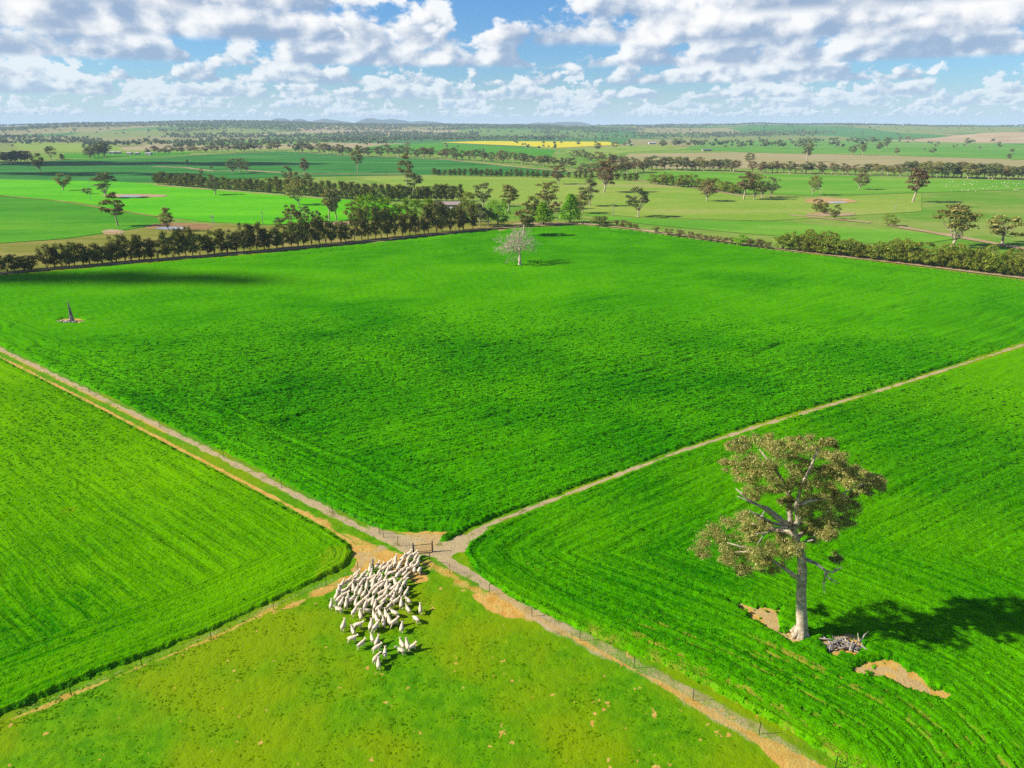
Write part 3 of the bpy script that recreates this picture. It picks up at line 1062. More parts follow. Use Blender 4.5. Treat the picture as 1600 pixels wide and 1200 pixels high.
def pasture_tufts():
    n = 110000
    r = np.sqrt(rng.uniform(0, 1, n)) * 110
    a = rng.uniform(-R(48), R(48), n)
    X, Y = r * np.sin(a), r * np.cos(a)
    ok, u, v = in_view(X, Y)
    for k in 'ABC':
        ok &= ~inside(X, Y, POLY[k])
    n1 = fbm(X * .8, Y * .8, 5, 3)
    ok &= (n1 + rng.uniform(-.25, .25, n) > .50)
    # grass keeps off the worn ground by the gate and the tracks
    for ln, w in (([(520, 912), (600, 880), (660, 885), (720, 905), (830, 960)], 3.2), ([(0, 545), (560, 824), (650, 866), (735, 836), (760, 821), (1600, 538)], 3.0), ([(690, 872), (765, 915), (831, 957), (1040, 1066), (1200, 1157), (1330, 1232)], 2.6)):
        d, _ = seg_dist(X, Y, [gp(*p) for p in ln])
        ok &= d > w * (0.6 + .6 * n1)
    sp = sstep(fbm(X * 1.1, Y * 1.1, 98, 4, .6) + .06 * sstep(X, -8, 18), .735, .785)
    ok &= sp < .3
    X, Y = X[ok], Y[ok]
    pts = np.stack([X, Y, np.full(X.shape, -.02)], -1)
    m, t, out = new_mat('pasture_tufts')
    p = pos(t)
    c = t.mix(t.step(t.noise(p, .7, 4, .65), .35, .65), alb(78, 146, 0, .72), alb(108, 166, 0, .72))
    c = t.mix(t.step(t.noise(p, .06, 3, .6), .42, .64), c, alb(132, 162, 0, .72))
    d = t.node('ShaderNodeBsdfDiffuse')
    t.l.new(c, d.inputs[0])
    tr = t.node('ShaderNodeBsdfTranslucent')
    t.l.new(c, tr.inputs[0])
    mx = t.node('ShaderNodeMixShader')
    mx.inputs[0].default_value = .3
    t.l.new(d.outputs[0], mx.inputs[1])
    t.l.new(tr.outputs[0], mx.inputs[2])
    t.l.new(mx.outputs[0], out.inputs[0])
    scatter('pasture_grass', pts, .45 + .45 * rng.uniform(0, 1, len(X)), {}, tuft_mesh('grass', 9, 8, .16, .06, .08), m, 'short yellow-green grass tufts of the grazed foreground paddock', 'grass')


pasture_tufts()
print('near done')


# ------------------------------------------------------------------ trees
def rdir(rnd):
    while True:
        v = Vector((rnd.uniform(-1, 1), rnd.uniform(-1, 1), rnd.uniform(-1, 1)))
        if .05 < v.length < 1:
            return v.normalized()


def leaves(clumps, per, size, seed, asp=0.5, shell=0.55, upbias=0.35, droop=0.0, minz=None):
    """leaf-sized diamonds spread through clumps (cx,cy,cz,rx,rz); returns V,F"""
    g = np.random.default_rng(seed)
    Vs = []
    for (cx, cy, cz, rx, rz) in clumps:
        n = max(6, int(per * g.uniform(.8, 1.2)))
        d = g.normal(size=(n, 3))
        d /= np.linalg.norm(d, axis=1)[:, None]
        d[:, 2] = np.where(d[:, 2] < -.35, -d[:, 2] * .6, d[:, 2])
        rad = shell + (1 - shell) * g.uniform(0, 1, n) ** .6
        rad *= 1 + .30 * np.sin(d[:, 0] * 5 + cx) * np.sin(d[:, 1] * 5 + cy * 2) + .18 * g.normal(size=n) * .5
        c = np.stack([cx + d[:, 0] * rx * rad, cy + d[:, 1] * rx * rad, cz + d[:, 2] * rz * rad], -1)
        nrm = d * .9 + g.normal(size=(n, 3)) * .55
        nrm[:, 2] += upbias
        nrm /= np.linalg.norm(nrm, axis=1)[:, None]
        t = np.cross(nrm, g.normal(size=(n, 3)))
        t /= np.linalg.norm(t, axis=1)[:, None] + 1e-9
        b = np.cross(nrm, t)
        if droop:
            t[:, 2] -= droop
        s = size * g.uniform(.6, 1.35, n)[:, None]
        Vs.append(np.stack([c - t * s, c + b * s * asp, c + t * s, c - b * s * asp], 1).reshape(-1, 3))
    V = np.concatenate(Vs)
    if minz is not None:
        V[:, 2] = np.maximum(V[:, 2], minz)
    F = np.arange(len(V)).reshape(-1, 4)
    return V, F


def limb_path(a, b, rnd, n=4, wob=0.08):
    L = (b - a).length
    pts = [a]
    for i in range(1, n):
        t = i / n
        p = a.lerp(b, t) + rdir(rnd) * L * wob
        p.z += L * 0.06 * math.sin(t * math.pi) * -1
        pts.append(p)
    pts.append(b)
    return pts


PROTO = {}


def proto(style, seed):
    """(trunk mesh, crown mesh or None, nominal height, nominal width)"""
    key = (style, seed)
    if key in PROTO:
        return PROTO[key]
    rnd = random.Random(hash((style == 'gum', len(style), seed)) & 0xffff)
    rnd = random.Random(seed * 101 + sum(map(ord, style)))
    mb = MB()
    cl = []
    H = {'gum': 16, 'tallgum': 18, 'sheoak': 10, 'wattle': 6, 'pine': 14, 'garden': 11, 'shrub': 3, 'bushy': 9, 'dead': 13, 'bare': 16}[style]
    crown = None
    bark = BARK
    if style in ('gum', 'tallgum'):
        fork = H * (rnd.uniform(.16, .24) if style == 'gum' else rnd.uniform(.34, .44))
        tr = .042 * H * rnd.uniform(.8, 1.1) * .6
        lean = Vector((rnd.uniform(-.05, .05) * H, rnd.uniform(-.05, .05) * H, fork))
        mb.tube([(0, 0, -.4), (0, 0, .3), lean * .55, lean], [tr * 1.5, tr * 1.15, tr * .9, tr * .8], 8)
        RX = H * (rnd.uniform(.30, .37) if style == 'gum' else rnd.uniform(.21, .26))
        zc, rz = H * rnd.uniform(.56, .62), H * rnd.uniform(.35, .40)
        lop = rdir(rnd)
        n = rnd.randint(34, 44)
        for i in range(n):
            d = rdir(rnd)
            if d.z < -.2 and math.hypot(d.x, d.y) < .5:
                d.z *= -1
            q = rnd.uniform(.35, 1.0) ** .55
            q *= 1 + .22 * d.dot(lop)
            c = Vector((lean.x + d.x * RX * q, lean.y + d.y * RX * q, zc + d.z * rz * q))
            r = H * rnd.uniform(.09, .15) * (1.0 if style == 'gum' else .85)
            if any((c - Vector(k[:3])).length < r * .75 for k in cl):
                continue
            cl.append((c.x, c.y, c.z, r, r * rnd.uniform(.6, .85)))
            if i % 2 == 0:
                mb.tube(limb_path(lean * rnd.uniform(.8, 1.0), c, rnd, 4, .09), [tr * .5, tr * .36, tr * .26, tr * .16, tr * .06], 5)
        crown = leaves(cl, 105, H * .0215, seed, .6, .35, .3, .2)
    elif style == 'sheoak':
        bark = BARK_D
        mb.tube([(0, 0, -.3), (0, 0, H * .3), (.1, 0, H * .6), (0, 0, H * .95)], [.17, .14, .1, .03], 6)
        for i in range(34):
            z = H * (.13 + .83 * (i / 34) ** 1.05)
            f = 1 - abs((z / H) - .42) * 1.15
            rr = H * .26 * max(.12, f) * rnd.uniform(.3, .95)
            a = rnd.uniform(0, 6.28)
            r = H * rnd.uniform(.09, .14) * (.65 + .45 * f)
            cl.append((rr * math.cos(a), rr * math.sin(a), z, r, r * 1.25))
            if i % 3 == 0:
                mb.tube([(0, 0, z - H * .06), (rr * math.cos(a), rr * math.sin(a), z)], [.06, .02], 4)
        crown = leaves(cl, 64, H * .027, seed, .42, .3, .15, .5)
    elif style in ('wattle', 'garden'):
        bark = BARK_D
        for i in range(4):
            a = i * 1.6 + rnd.uniform(-.3, .3)
            mb.tube([(0, 0, -.2), (math.cos(a) * .5, math.sin(a) * .5, H * .3), (math.cos(a) * 1.3, math.sin(a) * 1.3, H * .65)], [.1, .07, .03], 5)
        for i in range(24):
            a = rnd.uniform(0, 6.28)
            z = H * rnd.uniform(.13, .86)
            rr = H * .42 * math.sqrt(max(.05, 1 - ((z / H - .35) / .62) ** 2)) * rnd.uniform(.35, 1)
            r = H * rnd.uniform(.11, .18)
            cl.append((rr * math.cos(a), rr * math.sin(a), z, r, r * .95))
        crown = leaves(cl, 70 if style == 'wattle' else 120, H * (.035 if style == 'wattle' else .025), seed, .45, .4, .25, .2, .02)
    elif style == 'pine':
        bark = BARK_D
        mb.tube([(0, 0, -.3), (0, 0, H * .5), (0, 0, H * .97)], [.3, .2, .04], 7)
        for i in range(48):
            t = (i + .5) / 48
            z = H * (.10 + .86 * t)
            env = min(1, (t + .12) * 4) * (1 - t) ** .62
            rr = H * .29 * env * rnd.uniform(.45, 1)
            a = i * 2.4 + rnd.uniform(-.4, .4)
            r = H * (.065 + .07 * (1 - t)) * rnd.uniform(.85, 1.15)
            cl.append((rr * math.cos(a), rr * math.sin(a), z, r, r * .8))
        crown = leaves(cl, 80, H * .021, seed, .55, .4, .35, 0)
    elif style == 'shrub':
        bark = BARK_D
        for i in range(5):
            a = i * 1.26
            mb.tube([(0, 0, -.1), (math.cos(a) * .5, math.sin(a) * .5, H * .5)], [.06, .03], 4)
        for i in range(16):
            a = rnd.uniform(0, 6.28)
            z = H * rnd.uniform(.15, .78)
            rr = H * .46 * math.sqrt(max(.05, 1 - ((z / H - .3) / .62) ** 2)) * rnd.uniform(.3, 1)
            r = H * rnd.uniform(.16, .24)
            cl.append((rr * math.cos(a), rr * math.sin(a), z, r, r * .9))
        crown = leaves(cl, 70, H * .045, seed, .5, .45, .3, 0, .01)
    elif style == 'bushy':
        mb.tube([(0, 0, -.3), (.1, 0, H * .2), (.1, .1, H * .55)], [.3, .22, .1], 6)
        for i in range(22):
            a = rnd.uniform(0, 6.28)
            z = H * rnd.uniform(.3, .87)
            rr = H * .46 * math.sqrt(max(.05, 1 - ((z / H - .5) / .45) ** 2)) * rnd.uniform(.4, 1)
            r = H * rnd.uniform(.09, .15)
            cl.append((rr * math.cos(a), rr * math.sin(a), z, r, r * .8))
            if i % 3 == 0:
                mb.tube([(.1, .05, H * .28), (rr * .5 * math.cos(a), rr * .5 * math.sin(a), z * .75), (rr * math.cos(a), rr * math.sin(a), z)], [.12, .08, .03], 4)
        crown = leaves(cl, 90, H * .03, seed, .5, .45, .3, .15)
    elif style in ('dead', 'bare'):
        bark = DEADWOOD if style == 'dead' else TWIGS

        def grow(p, d, L, r, lv):
            q = p + d * L
            m = p.lerp(q, .5) + rdir(rnd) * L * .07
            mb.tube([p, m, q], [r, r * .8, r * .58], 7 if lv == 0 else (5 if lv < 2 else 3), cap=(lv > 2))
            if style == 'dead':
                if lv >= 3:
                    return
                for k in range(2 if lv else 3):
                    nd = (d + rdir(rnd) * .85 + Vector((0, 0, .12))).normalized()
                    grow(q if k < 2 else m, nd, L * rnd.uniform(.5, .78), r * .55, lv + 1)
            else:
                if lv >= 5:
                    return
                n = (9, 4, 3, 3, 3)[lv]
                for k in range(n):
                    nd = (d * .75 + rdir(rnd) * (.95 if lv else 1.1) + Vector((0, 0, .28))).normalized()
                    s = p.lerp(q, rnd.uniform(.5, 1.0)) if k else q
                    grow(s, nd, L * (rnd.uniform(.62, .86) if lv else rnd.uniform(.9, 1.25)), max(.042, r * .52), lv + 1)
        if style == 'dead':
            grow(Vector((0, 0, -.3)), Vector((rnd.uniform(-.1, .1), 0, 1)).normalized(), H * .45, .26, 0)
        else:
            mb.tube([(0, 0, -.4), (0, 0, .5), (.05, 0, H * .2)], [.75, .52, .44], 8)
            grow(Vector((.05, 0, H * .16)), Vector((.03, 0, 1)), H * .21, .36, 0)
    tm = mb.mesh('trunk', True)
    tm.materials.append(bark)
    allv = np.array([v for v in mb.v])
    cm = None
    if crown is not None:
        cm = np_mesh('crown', crown[0], crown[1], None, False)
        allv = np.concatenate([allv, crown[0]])
    Hn = np.percentile(allv[:, 2], 99.3)
    Wn = np.percentile(np.hypot(allv[:, 0], allv[:, 1]), 93) * 2
    PROTO[key] = (tm, cm, float(Hn), float(Wn))
    return PROTO[key]


NAMES = {'garden': 'garden_tree', 'gum': 'gum_tree', 'tallgum': 'gum_tree', 'sheoak': 'sheoak_tree', 'wattle': 'wattle_bush', 'pine': 'pine_tree', 'shrub': 'shrub', 'bushy': 'bushy_tree', 'dead': 'dead_tree', 'bare': 'bare_tree'}
CATS = {'garden': 'tree', 'gum': 'tree', 'tallgum': 'tree', 'sheoak': 'tree', 'wattle': 'bush', 'pine': 'tree', 'shrub': 'shrub', 'bushy': 'tree', 'dead': 'dead tree', 'bare': 'bare tree'}
NVAR = {'garden': 4, 'gum': 6, 'tallgum': 4, 'sheoak': 5, 'wattle': 4, 'pine': 3, 'shrub': 3, 'bushy': 3, 'dead': 3, 'bare': 1}
CROWN_CACHE = {}
trnd = random.Random(77)


def tree(px, py, hpx, wpx, style, leaf, label, group=None, var=None, parts=True):
    X, Y = gp(px, py)
    hm, mpp = metres(px, py, hpx)
    v = trnd.randrange(NVAR[style]) if var is None else var
    tm, cm, Hn, Wn = proto(style, v)
    wm = wpx * mpp if wpx else hm * Wn / Hn * trnd.uniform(.85, 1.15)
    e = bpy.data.objects.new(NAMES[style], None)
    COL.objects.link(e)
    e.location = (X, Y, 0)
    e.empty_display_size = 1
    e.rotation_euler = (0, 0, trnd.uniform(0, 6.28))
    e.scale = (wm / Wn, wm / Wn, hm / Hn)
    tag(e, label, CATS[style], group)
    obj('trunk', tm, None, e)
    if cm is not None:
        k = (style, v, leaf.name)
        if k not in CROWN_CACHE:
            c2 = cm.copy()
            c2.materials.append(leaf)
            CROWN_CACHE[k] = c2
        obj('crown', CROWN_CACHE[k], None, e)
    return e


def along(pts, n, jit=0.25):
    """n pixels spread along a polyline"""
    P = [Vector(p) for p in pts]
    L = [0.0]
    for a, b in zip(P[:-1], P[1:]):
        L.append(L[-1] + (b - a).length)
    out = []
    for i in range(n):
        s = (i + .5 + trnd.uniform(-jit, jit)) / n * L[-1]
        for k in range(len(P) - 1):
            if s <= L[k + 1] or k == len(P) - 2:
                t = (s - L[k]) / (L[k + 1] - L[k])
                q = P[k].lerp(P[k + 1], t)
                out.append((q.x, q.y))
                break
    return out


# ---- windbreak of sheoaks along the far left edge of the big field
row = along([(-150, 440), (-60, 432)], 4) + [(-6, 427), (12, 425), (23, 424), (38, 423), (49, 421.5)] + along([(70, 419.5), (200, 408), (400, 391.5), (600, 371.5), (742, 357.5)], 62, .22)
for i, (x, y) in enumerate(row):
    if x < 0:
        lab = 'dark sheoak of the windbreak at the very left edge of the picture' if x > -20 else 'dark sheoak of the windbreak beyond the left picture edge'
    else:
        lab = f'{ordinal(i - 4)} dark sheoak from the left in the long windbreak behind the big field'
    h = 33 + 5 * math.sin(i * .7) + trnd.uniform(-8, 7) + (5 if 250 < x < 560 else 9 if x >= 560 else 0)
    e = tree(x, y, h, trnd.uniform(19, 29) * (1 - .00025 * max(0, x)), 'wattle' if i % 2 else 'sheoak', L_OAK if i % 3 else L_WB, lab, 'windbreak sheoaks along the left edge of the big field')
    e.name = 'sheoak_tree'
    e['category'] = 'tree'

# ---- second windbreak further back
row = along([(243, 288), (400, 299.5), (520, 309), (600, 314), (722, 314)], 52, .2)
for i, (x, y) in enumerate(row):
    tree(x, y, 19 + 5 * (x > 420) + trnd.uniform(-2.5, 3), trnd.uniform(13, 18), 'sheoak', L_OAK, f'{ordinal(i + 1)} sheoak from the left in the rear hedge beside the lime-green paddock', 'hedge of sheoaks behind the lime-green paddock')

# ---- small dark hedge in the middle distance
row = along([(675, 274), (830, 277), (868, 278)], 24, .2) + along([(882, 278), (1000, 283)], 12, .3)
for i, (x, y) in enumerate(row):
    tree(x, y, trnd.uniform(9, 13), trnd.uniform(7, 10), 'sheoak', L_OAK, f'{ordinal(i + 1)} small tree from the left in the low hedge below the yellow field', 'low hedge in the middle distance')

# ---- scrub row and wattles along the right edge of the big field
sh = [(938, 352, 14, 36), (962, 353.5, 10, 11), (974, 355, 11, 15), (983, 356.5, 10, 10), (993, 358, 8, 9), (1024, 363.5, 9, 13), (1044, 367, 10, 16), (1062, 369.5, 10, 17), (1079, 371, 9, 13), (1092, 373.5, 9, 12), (1102, 375, 8, 11), (1112, 376.5, 8, 11), (1122, 378, 9, 12), (1132, 379.5, 9, 12), (1142, 380.5, 10, 13), (1172, 384.5, 11, 15), (1183, 386, 13, 15), (1191, 387, 11, 12), (1199, 388, 10, 12)]
for i, (x, y, h, w) in enumerate(sh):
    tree(x, y, h, w, 'shrub', L_OAK if i == 0 else L_SHRUB, 'large dark rounded shrub at the far corner of the big field' if i == 0 else f'{ordinal(i)} small grey-brown shrub right of the dark corner shrub on the field edge', 'shrubs along the right edge of the big field')
tree(1157, 382.5, 16, 22, 'wattle', L_PINE, 'bright yellow-green bush standing among the small grey-brown shrubs')
wt = along([(1218, 389), (1300, 398), (1400, 409.5), (1500, 421), (1600, 433.5)], 30, .3) + along([(1615, 435), (1760, 453)], 6) + along([(1235, 386), (1340, 400), (1450, 411), (1590, 426)], 18, .3)
wt.sort()
for i, (x, y) in enumerate(wt):
    tree(x, y, 27 + trnd.uniform(-6, 6) + (4 if x > 1380 else 0) - (4 if 1310 < x < 1370 else 0), trnd.uniform(24, 34), 'wattle', L_WATT,
         f'{ordinal(i + 1)} olive wattle bush from the left in the row on the right field edge' if x < 1600 else 'olive wattle bush of the row beyond the right picture edge', 'wattles along the right edge of the big field')

# ---- trees that stand alone or can be told apart (x, y of the foot, height, width in photograph pixels)
G1, G2, G3 = L_GUM, L_GUM2, L_GUM3
single = [
    (64, 268.5, 29, 20, 'gum', G2, 'grey-green gum alone in the dark green paddock at the far left'),
    (80, 249.5, 21, 16, 'gum', G2, 'gum with a leaning top beside the far left tree clump'),
    (97, 249, 9, 8, 'pine', L_OAK, 'small dark conical tree beside the far left farm track'),
    (99, 297.5, 26, 25, 'gum', G1, 'small spreading gum at the left in the lime-green paddock'),
    (142, 312.5, 38, 18, 'dead', None, 'tall bare dead tree in the lime-green paddock at the left'),
    (136, 303, 9, 15, 'shrub', G2, 'low round bush behind the tall dead tree at the left'),
    (167, 309, 39, 35, 'gum', G2, 'large dense gum right of the tall dead tree'),
    (184, 353, 52, 36, 'tallgum', G1, 'leaning brownish gum with open crown left of the red-banked dam'),
    (197, 392, 40, 14, 'dead', None, 'pale dead tree poking out of the front windbreak'),
    (265, 361.5, 37, 26, 'gum', G1, 'half-bare gum standing in front of the red-banked dam'),
    (337, 304, 27, 28, 'gum', G2, 'round dark gum in front of the rear hedge'),
    (363, 271, 23, 20, 'gum', G2, 'left gum of the clump by the pale dirt patch'),
    (375, 269, 22, 18, 'gum', G2, 'middle gum of the clump by the pale dirt patch'),
    (386, 270, 18, 16, 'gum', G2, 'right gum of the clump by the pale dirt patch'),
    (314, 274, 11, 8, 'gum', G3, 'small brown-topped tree behind the rear hedge'),
    (294, 263.5, 14, 5, 'tallgum', G2, 'thin sparse tree on the pale dirt patch in the dark green paddock'),
    (331, 265, 6, 5, 'gum', G2, 'tiny round tree in the dark green paddock'),
    (452, 289, 30, 18, 'gum', G2, 'round gum rising behind the rear hedge'),
    (464, 296, 27, 22, 'gum', G1, 'broad gum just behind the rear hedge'),
    (483, 297, 26, 22, 'gum', G2, 'dark broad gum just behind the rear hedge'),
    (468, 320, 36, 38, 'gum', G1, 'large gum in the lime-green paddock in front of the rear hedge'),
    (475, 271.5, 24, 17, 'gum', G3, 'small gum on bare ground in the blue-green paddock'),
    (559, 268.5, 41, 20, 'tallgum', G1, 'tall pale-trunked gum alone in the blue-green paddock'),
    (456, 354, 34, 30, 'bushy', G3, 'brownish bushy tree behind the front windbreak'),
    (438, 351, 11, 20, 'shrub', G2, 'low grey bush left of the brownish bushy tree'),
    (476, 347, 25, 20, 'bushy', G2, 'grey-green tree right of the brownish bushy tree'),
    (494, 347, 18, 17, 'bushy', G2, 'small round tree before the pair of tall gums'),
    (515, 344, 48, 24, 'tallgum', G1, 'left tree of the pair of tall gums by the homestead'),
    (526, 344, 47, 22, 'tallgum', G2, 'right tree of the pair of tall gums by the homestead'),
    (548, 352, 34, 30, 'bushy', L_WATT, 'olive tree left of the bright green homestead trees'),
    (575, 352, 48, 34, 'garden', L_PINE, 'first bright green homestead tree from the left'),
    (597, 352, 42, 30, 'garden', L_PINE, 'second bright green homestead tree from the left'),
    (587, 345, 8, 8, 'shrub', L_GOLD, 'small golden flowering shrub among the homestead trees'),
    (611, 352, 42, 28, 'garden', L_PINE, 'third bright green homestead tree from the left'),
    (631, 350, 40, 28, 'garden', L_PINE, 'fourth bright green homestead tree from the left'),
    (650, 348, 37, 26, 'garden', L_PINE, 'fifth bright green homestead tree from the left'),
    (669, 346, 36, 26, 'garden', L_PINE, 'bright green tree just left of the pale homestead roof'),
    (688, 349, 30, 30, 'garden', L_WB, 'dark olive tree in front of the left half of the homestead'),
    (706, 347, 26, 26, 'garden', L_OAK, 'dark tree in front of the homestead water tanks'),
    (721, 347, 30, 26, 'garden', L_WB, 'olive tree in front of the right end of the homestead'),
    (563, 338, 30, 26, 'garden', L_WB, 'dark olive tree behind the left end of the bright homestead trees'),
    (742, 352, 34, 28, 'garden', L_OAK, 'dense dark tree near the right end of the front windbreak'),
    (763, 354, 30, 26, 'bushy', G2, 'grey tree squeezed before the broad dark green tree'),
    (637, 292, 52, 25, 'tallgum', G1, 'tall gum rising behind the rear hedge'),
    (646, 300, 30, 28, 'tallgum', G2, 'sparse gum at the foot of the tall one behind the rear hedge'),
    (731, 338, 38, 27, 'garden', L_WATT, 'olive tree just right of the pale homestead roof'),
    (755, 322, 36, 32, 'gum', G2, 'wispy gum behind the homestead garden'),
    (750, 355, 36, 26, 'bushy', G2, 'grey-green tree at the right end of the windbreak'),
    (778, 353.5, 40, 36, 'garden', L_PINE, 'broad dark green tree left of the bare tree'),
    (794, 332, 43, 28, 'tallgum', G1, 'light olive gum behind the broad dark green tree'),
    (818, 369, 51, 36, 'tallgum', G1, 'olive gum with forked pale trunk right behind the bare tree'),
    (849, 351, 35, 34, 'pine', L_PINE, 'dark green tree right of the olive forked gum'),
    (858, 326, 42, 40, 'gum', G1, 'broad olive gum behind the homestead garden trees'),
    (835, 330, 24, 30, 'wattle', L_WATT, 'pale olive bush behind the homestead garden trees'),
    (870, 342, 27, 22, 'bushy', G3, 'brown tree between two dark green garden trees'),
    (891, 347.5, 44, 32, 'pine', L_PINE, 'dense dark conifer at the far corner of the big field'),
    (922, 322, 42, 32, 'gum', G2, 'tall gum behind the dense dark conifer'),
    (911, 333, 30, 27, 'gum', G1, 'lower gum touching the dense dark conifer'),
    (944, 300.5, 52, 38, 'gum', G3, 'big russet gum with pale trunk in the middle distance'),
    (873, 287.5, 30, 28, 'gum', G3, 'brownish round gum in the pale paddock beyond the homestead'),
    (997.5, 339, 46, 38, 'gum', G2, 'lone gum with a long shadow right of the homestead'),
    (1104, 314.5, 30, 32, 'gum', G3, 'lone russet gum with a dark shadow in the right middle paddock'),
    (1162, 311.5, 42, 28, 'tallgum', G3, 'left and tallest gum of the trio on bare ground'),
    (1178, 311.5, 40, 30, 'gum', G1, 'middle gum of the trio on bare ground'),
    (1190, 309, 26, 20, 'gum', G2, 'right gum of the trio on bare ground'),
    (1204, 308, 31, 24, 'gum', G2, 'round gum just right of the trio on bare ground'),
    (1269, 304.5, 30, 22, 'gum', G1, 'gum beside the white dead tree at the orange dam'),
    (1280, 313, 27, 14, 'dead', None, 'white dead tree at the orange dam'),
    (1275, 330, 19, 20, 'wattle', L_OAK, 'left of the three round bushes below the orange dam'),
    (1287, 334, 17, 18, 'wattle', L_OAK, 'middle of the three round bushes below the orange dam'),
    (1304, 341.5, 22, 17, 'wattle', L_OAK, 'right of the three round bushes below the orange dam'),
    (1342, 296, 25, 26, 'gum', G3, 'russet gum alone in the bright green strip at the right'),
    (1388, 352.5, 17, 27, 'wattle', L_WATT, 'single round olive bush in the right pasture'),
    (1426, 315.5, 52, 32, 'tallgum', G3, 'tall pinkish-brown gum at the foot of the right tree belt'),
    (1487, 386, 65, 64, 'gum', G1, 'big white-trunked gum behind the wattle row at the right'),
    (1566, 380.5, 43, 60, 'bushy', G1, 'wide umbrella-shaped tree near the right picture edge'),
    (1549, 404, 21, 19, 'bushy', L_WATT, 'small round tree between wattles and umbrella-shaped tree'),
    (1592, 404, 16, 14, 'bushy', G1, 'small tree at the right picture edge above the wattles'),
    (1510, 227.5, 12, 12, 'gum', G2, 'dark round gum below the bare tan rise'),
    (1457, 241.5, 11, 12, 'gum', G2, 'round gum standing alone in the far right green paddock'),
    (1575, 250, 10, 9, 'gum', G2, 'lower gum of the pair near the right picture edge far off'),
    (1579.5, 239, 7, 8, 'gum', G2, 'upper gum of the pair near the right picture edge far off'),
    (1400, 243, 12, 9, 'gum', G3, 'leaning gum left of the far right green paddock'),
    (1348, 243, 18, 11, 'tallgum', G2, 'slender gum at the left edge of the far green paddock'),
    (1374, 236, 14, 13, 'gum', G2, 'lower gum of the far clump in the green paddock'),
    (1385, 232, 18, 13, 'gum', G2, 'upper gum of the far clump in the green paddock'),
    (1363, 225, 11, 13, 'gum', G2, 'gum just above the far clump in the green paddock'),
    (1405, 220, 9, 6, 'gum', G2, 'small gum at the upper left of the far green paddock'),
    (1417, 222, 10, 8, 'gum', G3, 'leaning small gum at the top of the far green paddock'),
    (1457, 214, 6, 10, 'gum', G2, 'gum at the left foot of the bare tan rise'),
    (1330, 242, 14, 14, 'gum', G2, 'bushy gum before the far green paddock'),
    (1260, 253, 34, 17, 'tallgum', G2, 'tall crooked gum above the right tree belt'),
    (1172, 257, 18, 17, 'gum', G2, 'round grey gum above the right tree belt'),
    (960, 233, 12, 12, 'gum', G2, 'round gum at the right end of the yellow field'),
    (976, 227.5, 5, 6, 'shrub', G2, 'small shrub right of the yellow field'),
    (932, 238, 15, 12, 'tallgum', G2, 'slender gum at the lower edge of the yellow field'),
    (637, 231, 8, 9, 'gum', G3, 'small gum in front of the far tree line left of the yellow field'),
    (1034, 231, 13, 16, 'gum', G2, 'dark round gum by the white far buildings'),
    (1056, 229, 12, 14, 'gum', G2, 'dark gum clump right of the white far buildings'),
]
for s in single:
    tree(*s)

# ---- belts of gums across the middle distance
belts = [
    ([(6, 255), (44, 254)], 9, (15, 20), 'far left clump of gums', 'gums in the far left clump'),
    ([(136, 247), (168, 245)], 6, (15, 24), 'gum clump left of the white sheds', 'gums left of the white sheds'),
    ([(228, 242), (330, 238), (440, 235.5)], 24, (9, 14), 'tree line along the far dirt road', 'trees along the far dirt road'),
    ([(455, 237.5), (548, 243)], 12, (12, 17), 'gum line right of the far dirt road', 'gums right of the far dirt road'),
    ([(556, 243.5), (700, 248), (800, 256), (900, 264)], 38, (13, 19), 'gum belt below the yellow field', 'gum belt below the yellow field'),
    ([(895, 249), (1000, 262)], 12, (13, 18), 'gum group right of the yellow field', 'gums right of the yellow field'),
    ([(905, 276), (1008, 268)], 14, (12, 22), 'russet gum group beyond the pale paddock', 'gums beyond the pale paddock'),
    ([(1004, 264.5), (1150, 267.5)], 22, (14, 22), 'left half of the right tree belt', 'left half of the right tree belt'),
    ([(1174, 269), (1300, 272), (1410, 275)], 26, (13, 19), 'middle of the right tree belt', 'middle of the right tree belt'),
    ([(1412, 276), (1600, 280)], 28, (18, 25), 'dense right end of the right tree belt', 'right end of the right tree belt'),
    ([(1610, 281), (1760, 284)], 8, (18, 25), None, 'tree belt beyond the right picture edge'),
    ([(1014, 287), (1080, 292), (1160, 304)], 18, (14, 20), 'olive bush hedge behind the lone russet gum', 'olive hedge behind the lone russet gum'),
]
for pts, n, (h0, h1), lab, grp in belts:
    P = along(pts, n, .35)
    P.sort()
    for i, (x, y) in enumerate(P):
        wat = 'olive bush' in (lab or '')
        st = 'wattle' if wat else trnd.choice(['gum', 'gum', 'gum', 'tallgum', 'bushy'])
        lf = L_WATT if wat else trnd.choice([G1, G2, G2, G3])
        h = trnd.uniform(h0, h1)
        tree(x, y + trnd.uniform(-1.2, 1.2), h, h * trnd.uniform(.85, 1.25), st, lf,
             f'{ordinal(i + 1)} tree from the left in the {lab}' if lab else 'gum of the tree belt beyond the right picture edge', grp)
# the bare deciduous tree in the big field
tree(812, 413, 55, 62, 'bare', None, 'leafless pale tree with fine twigs on a bare patch in the big field', var=0)

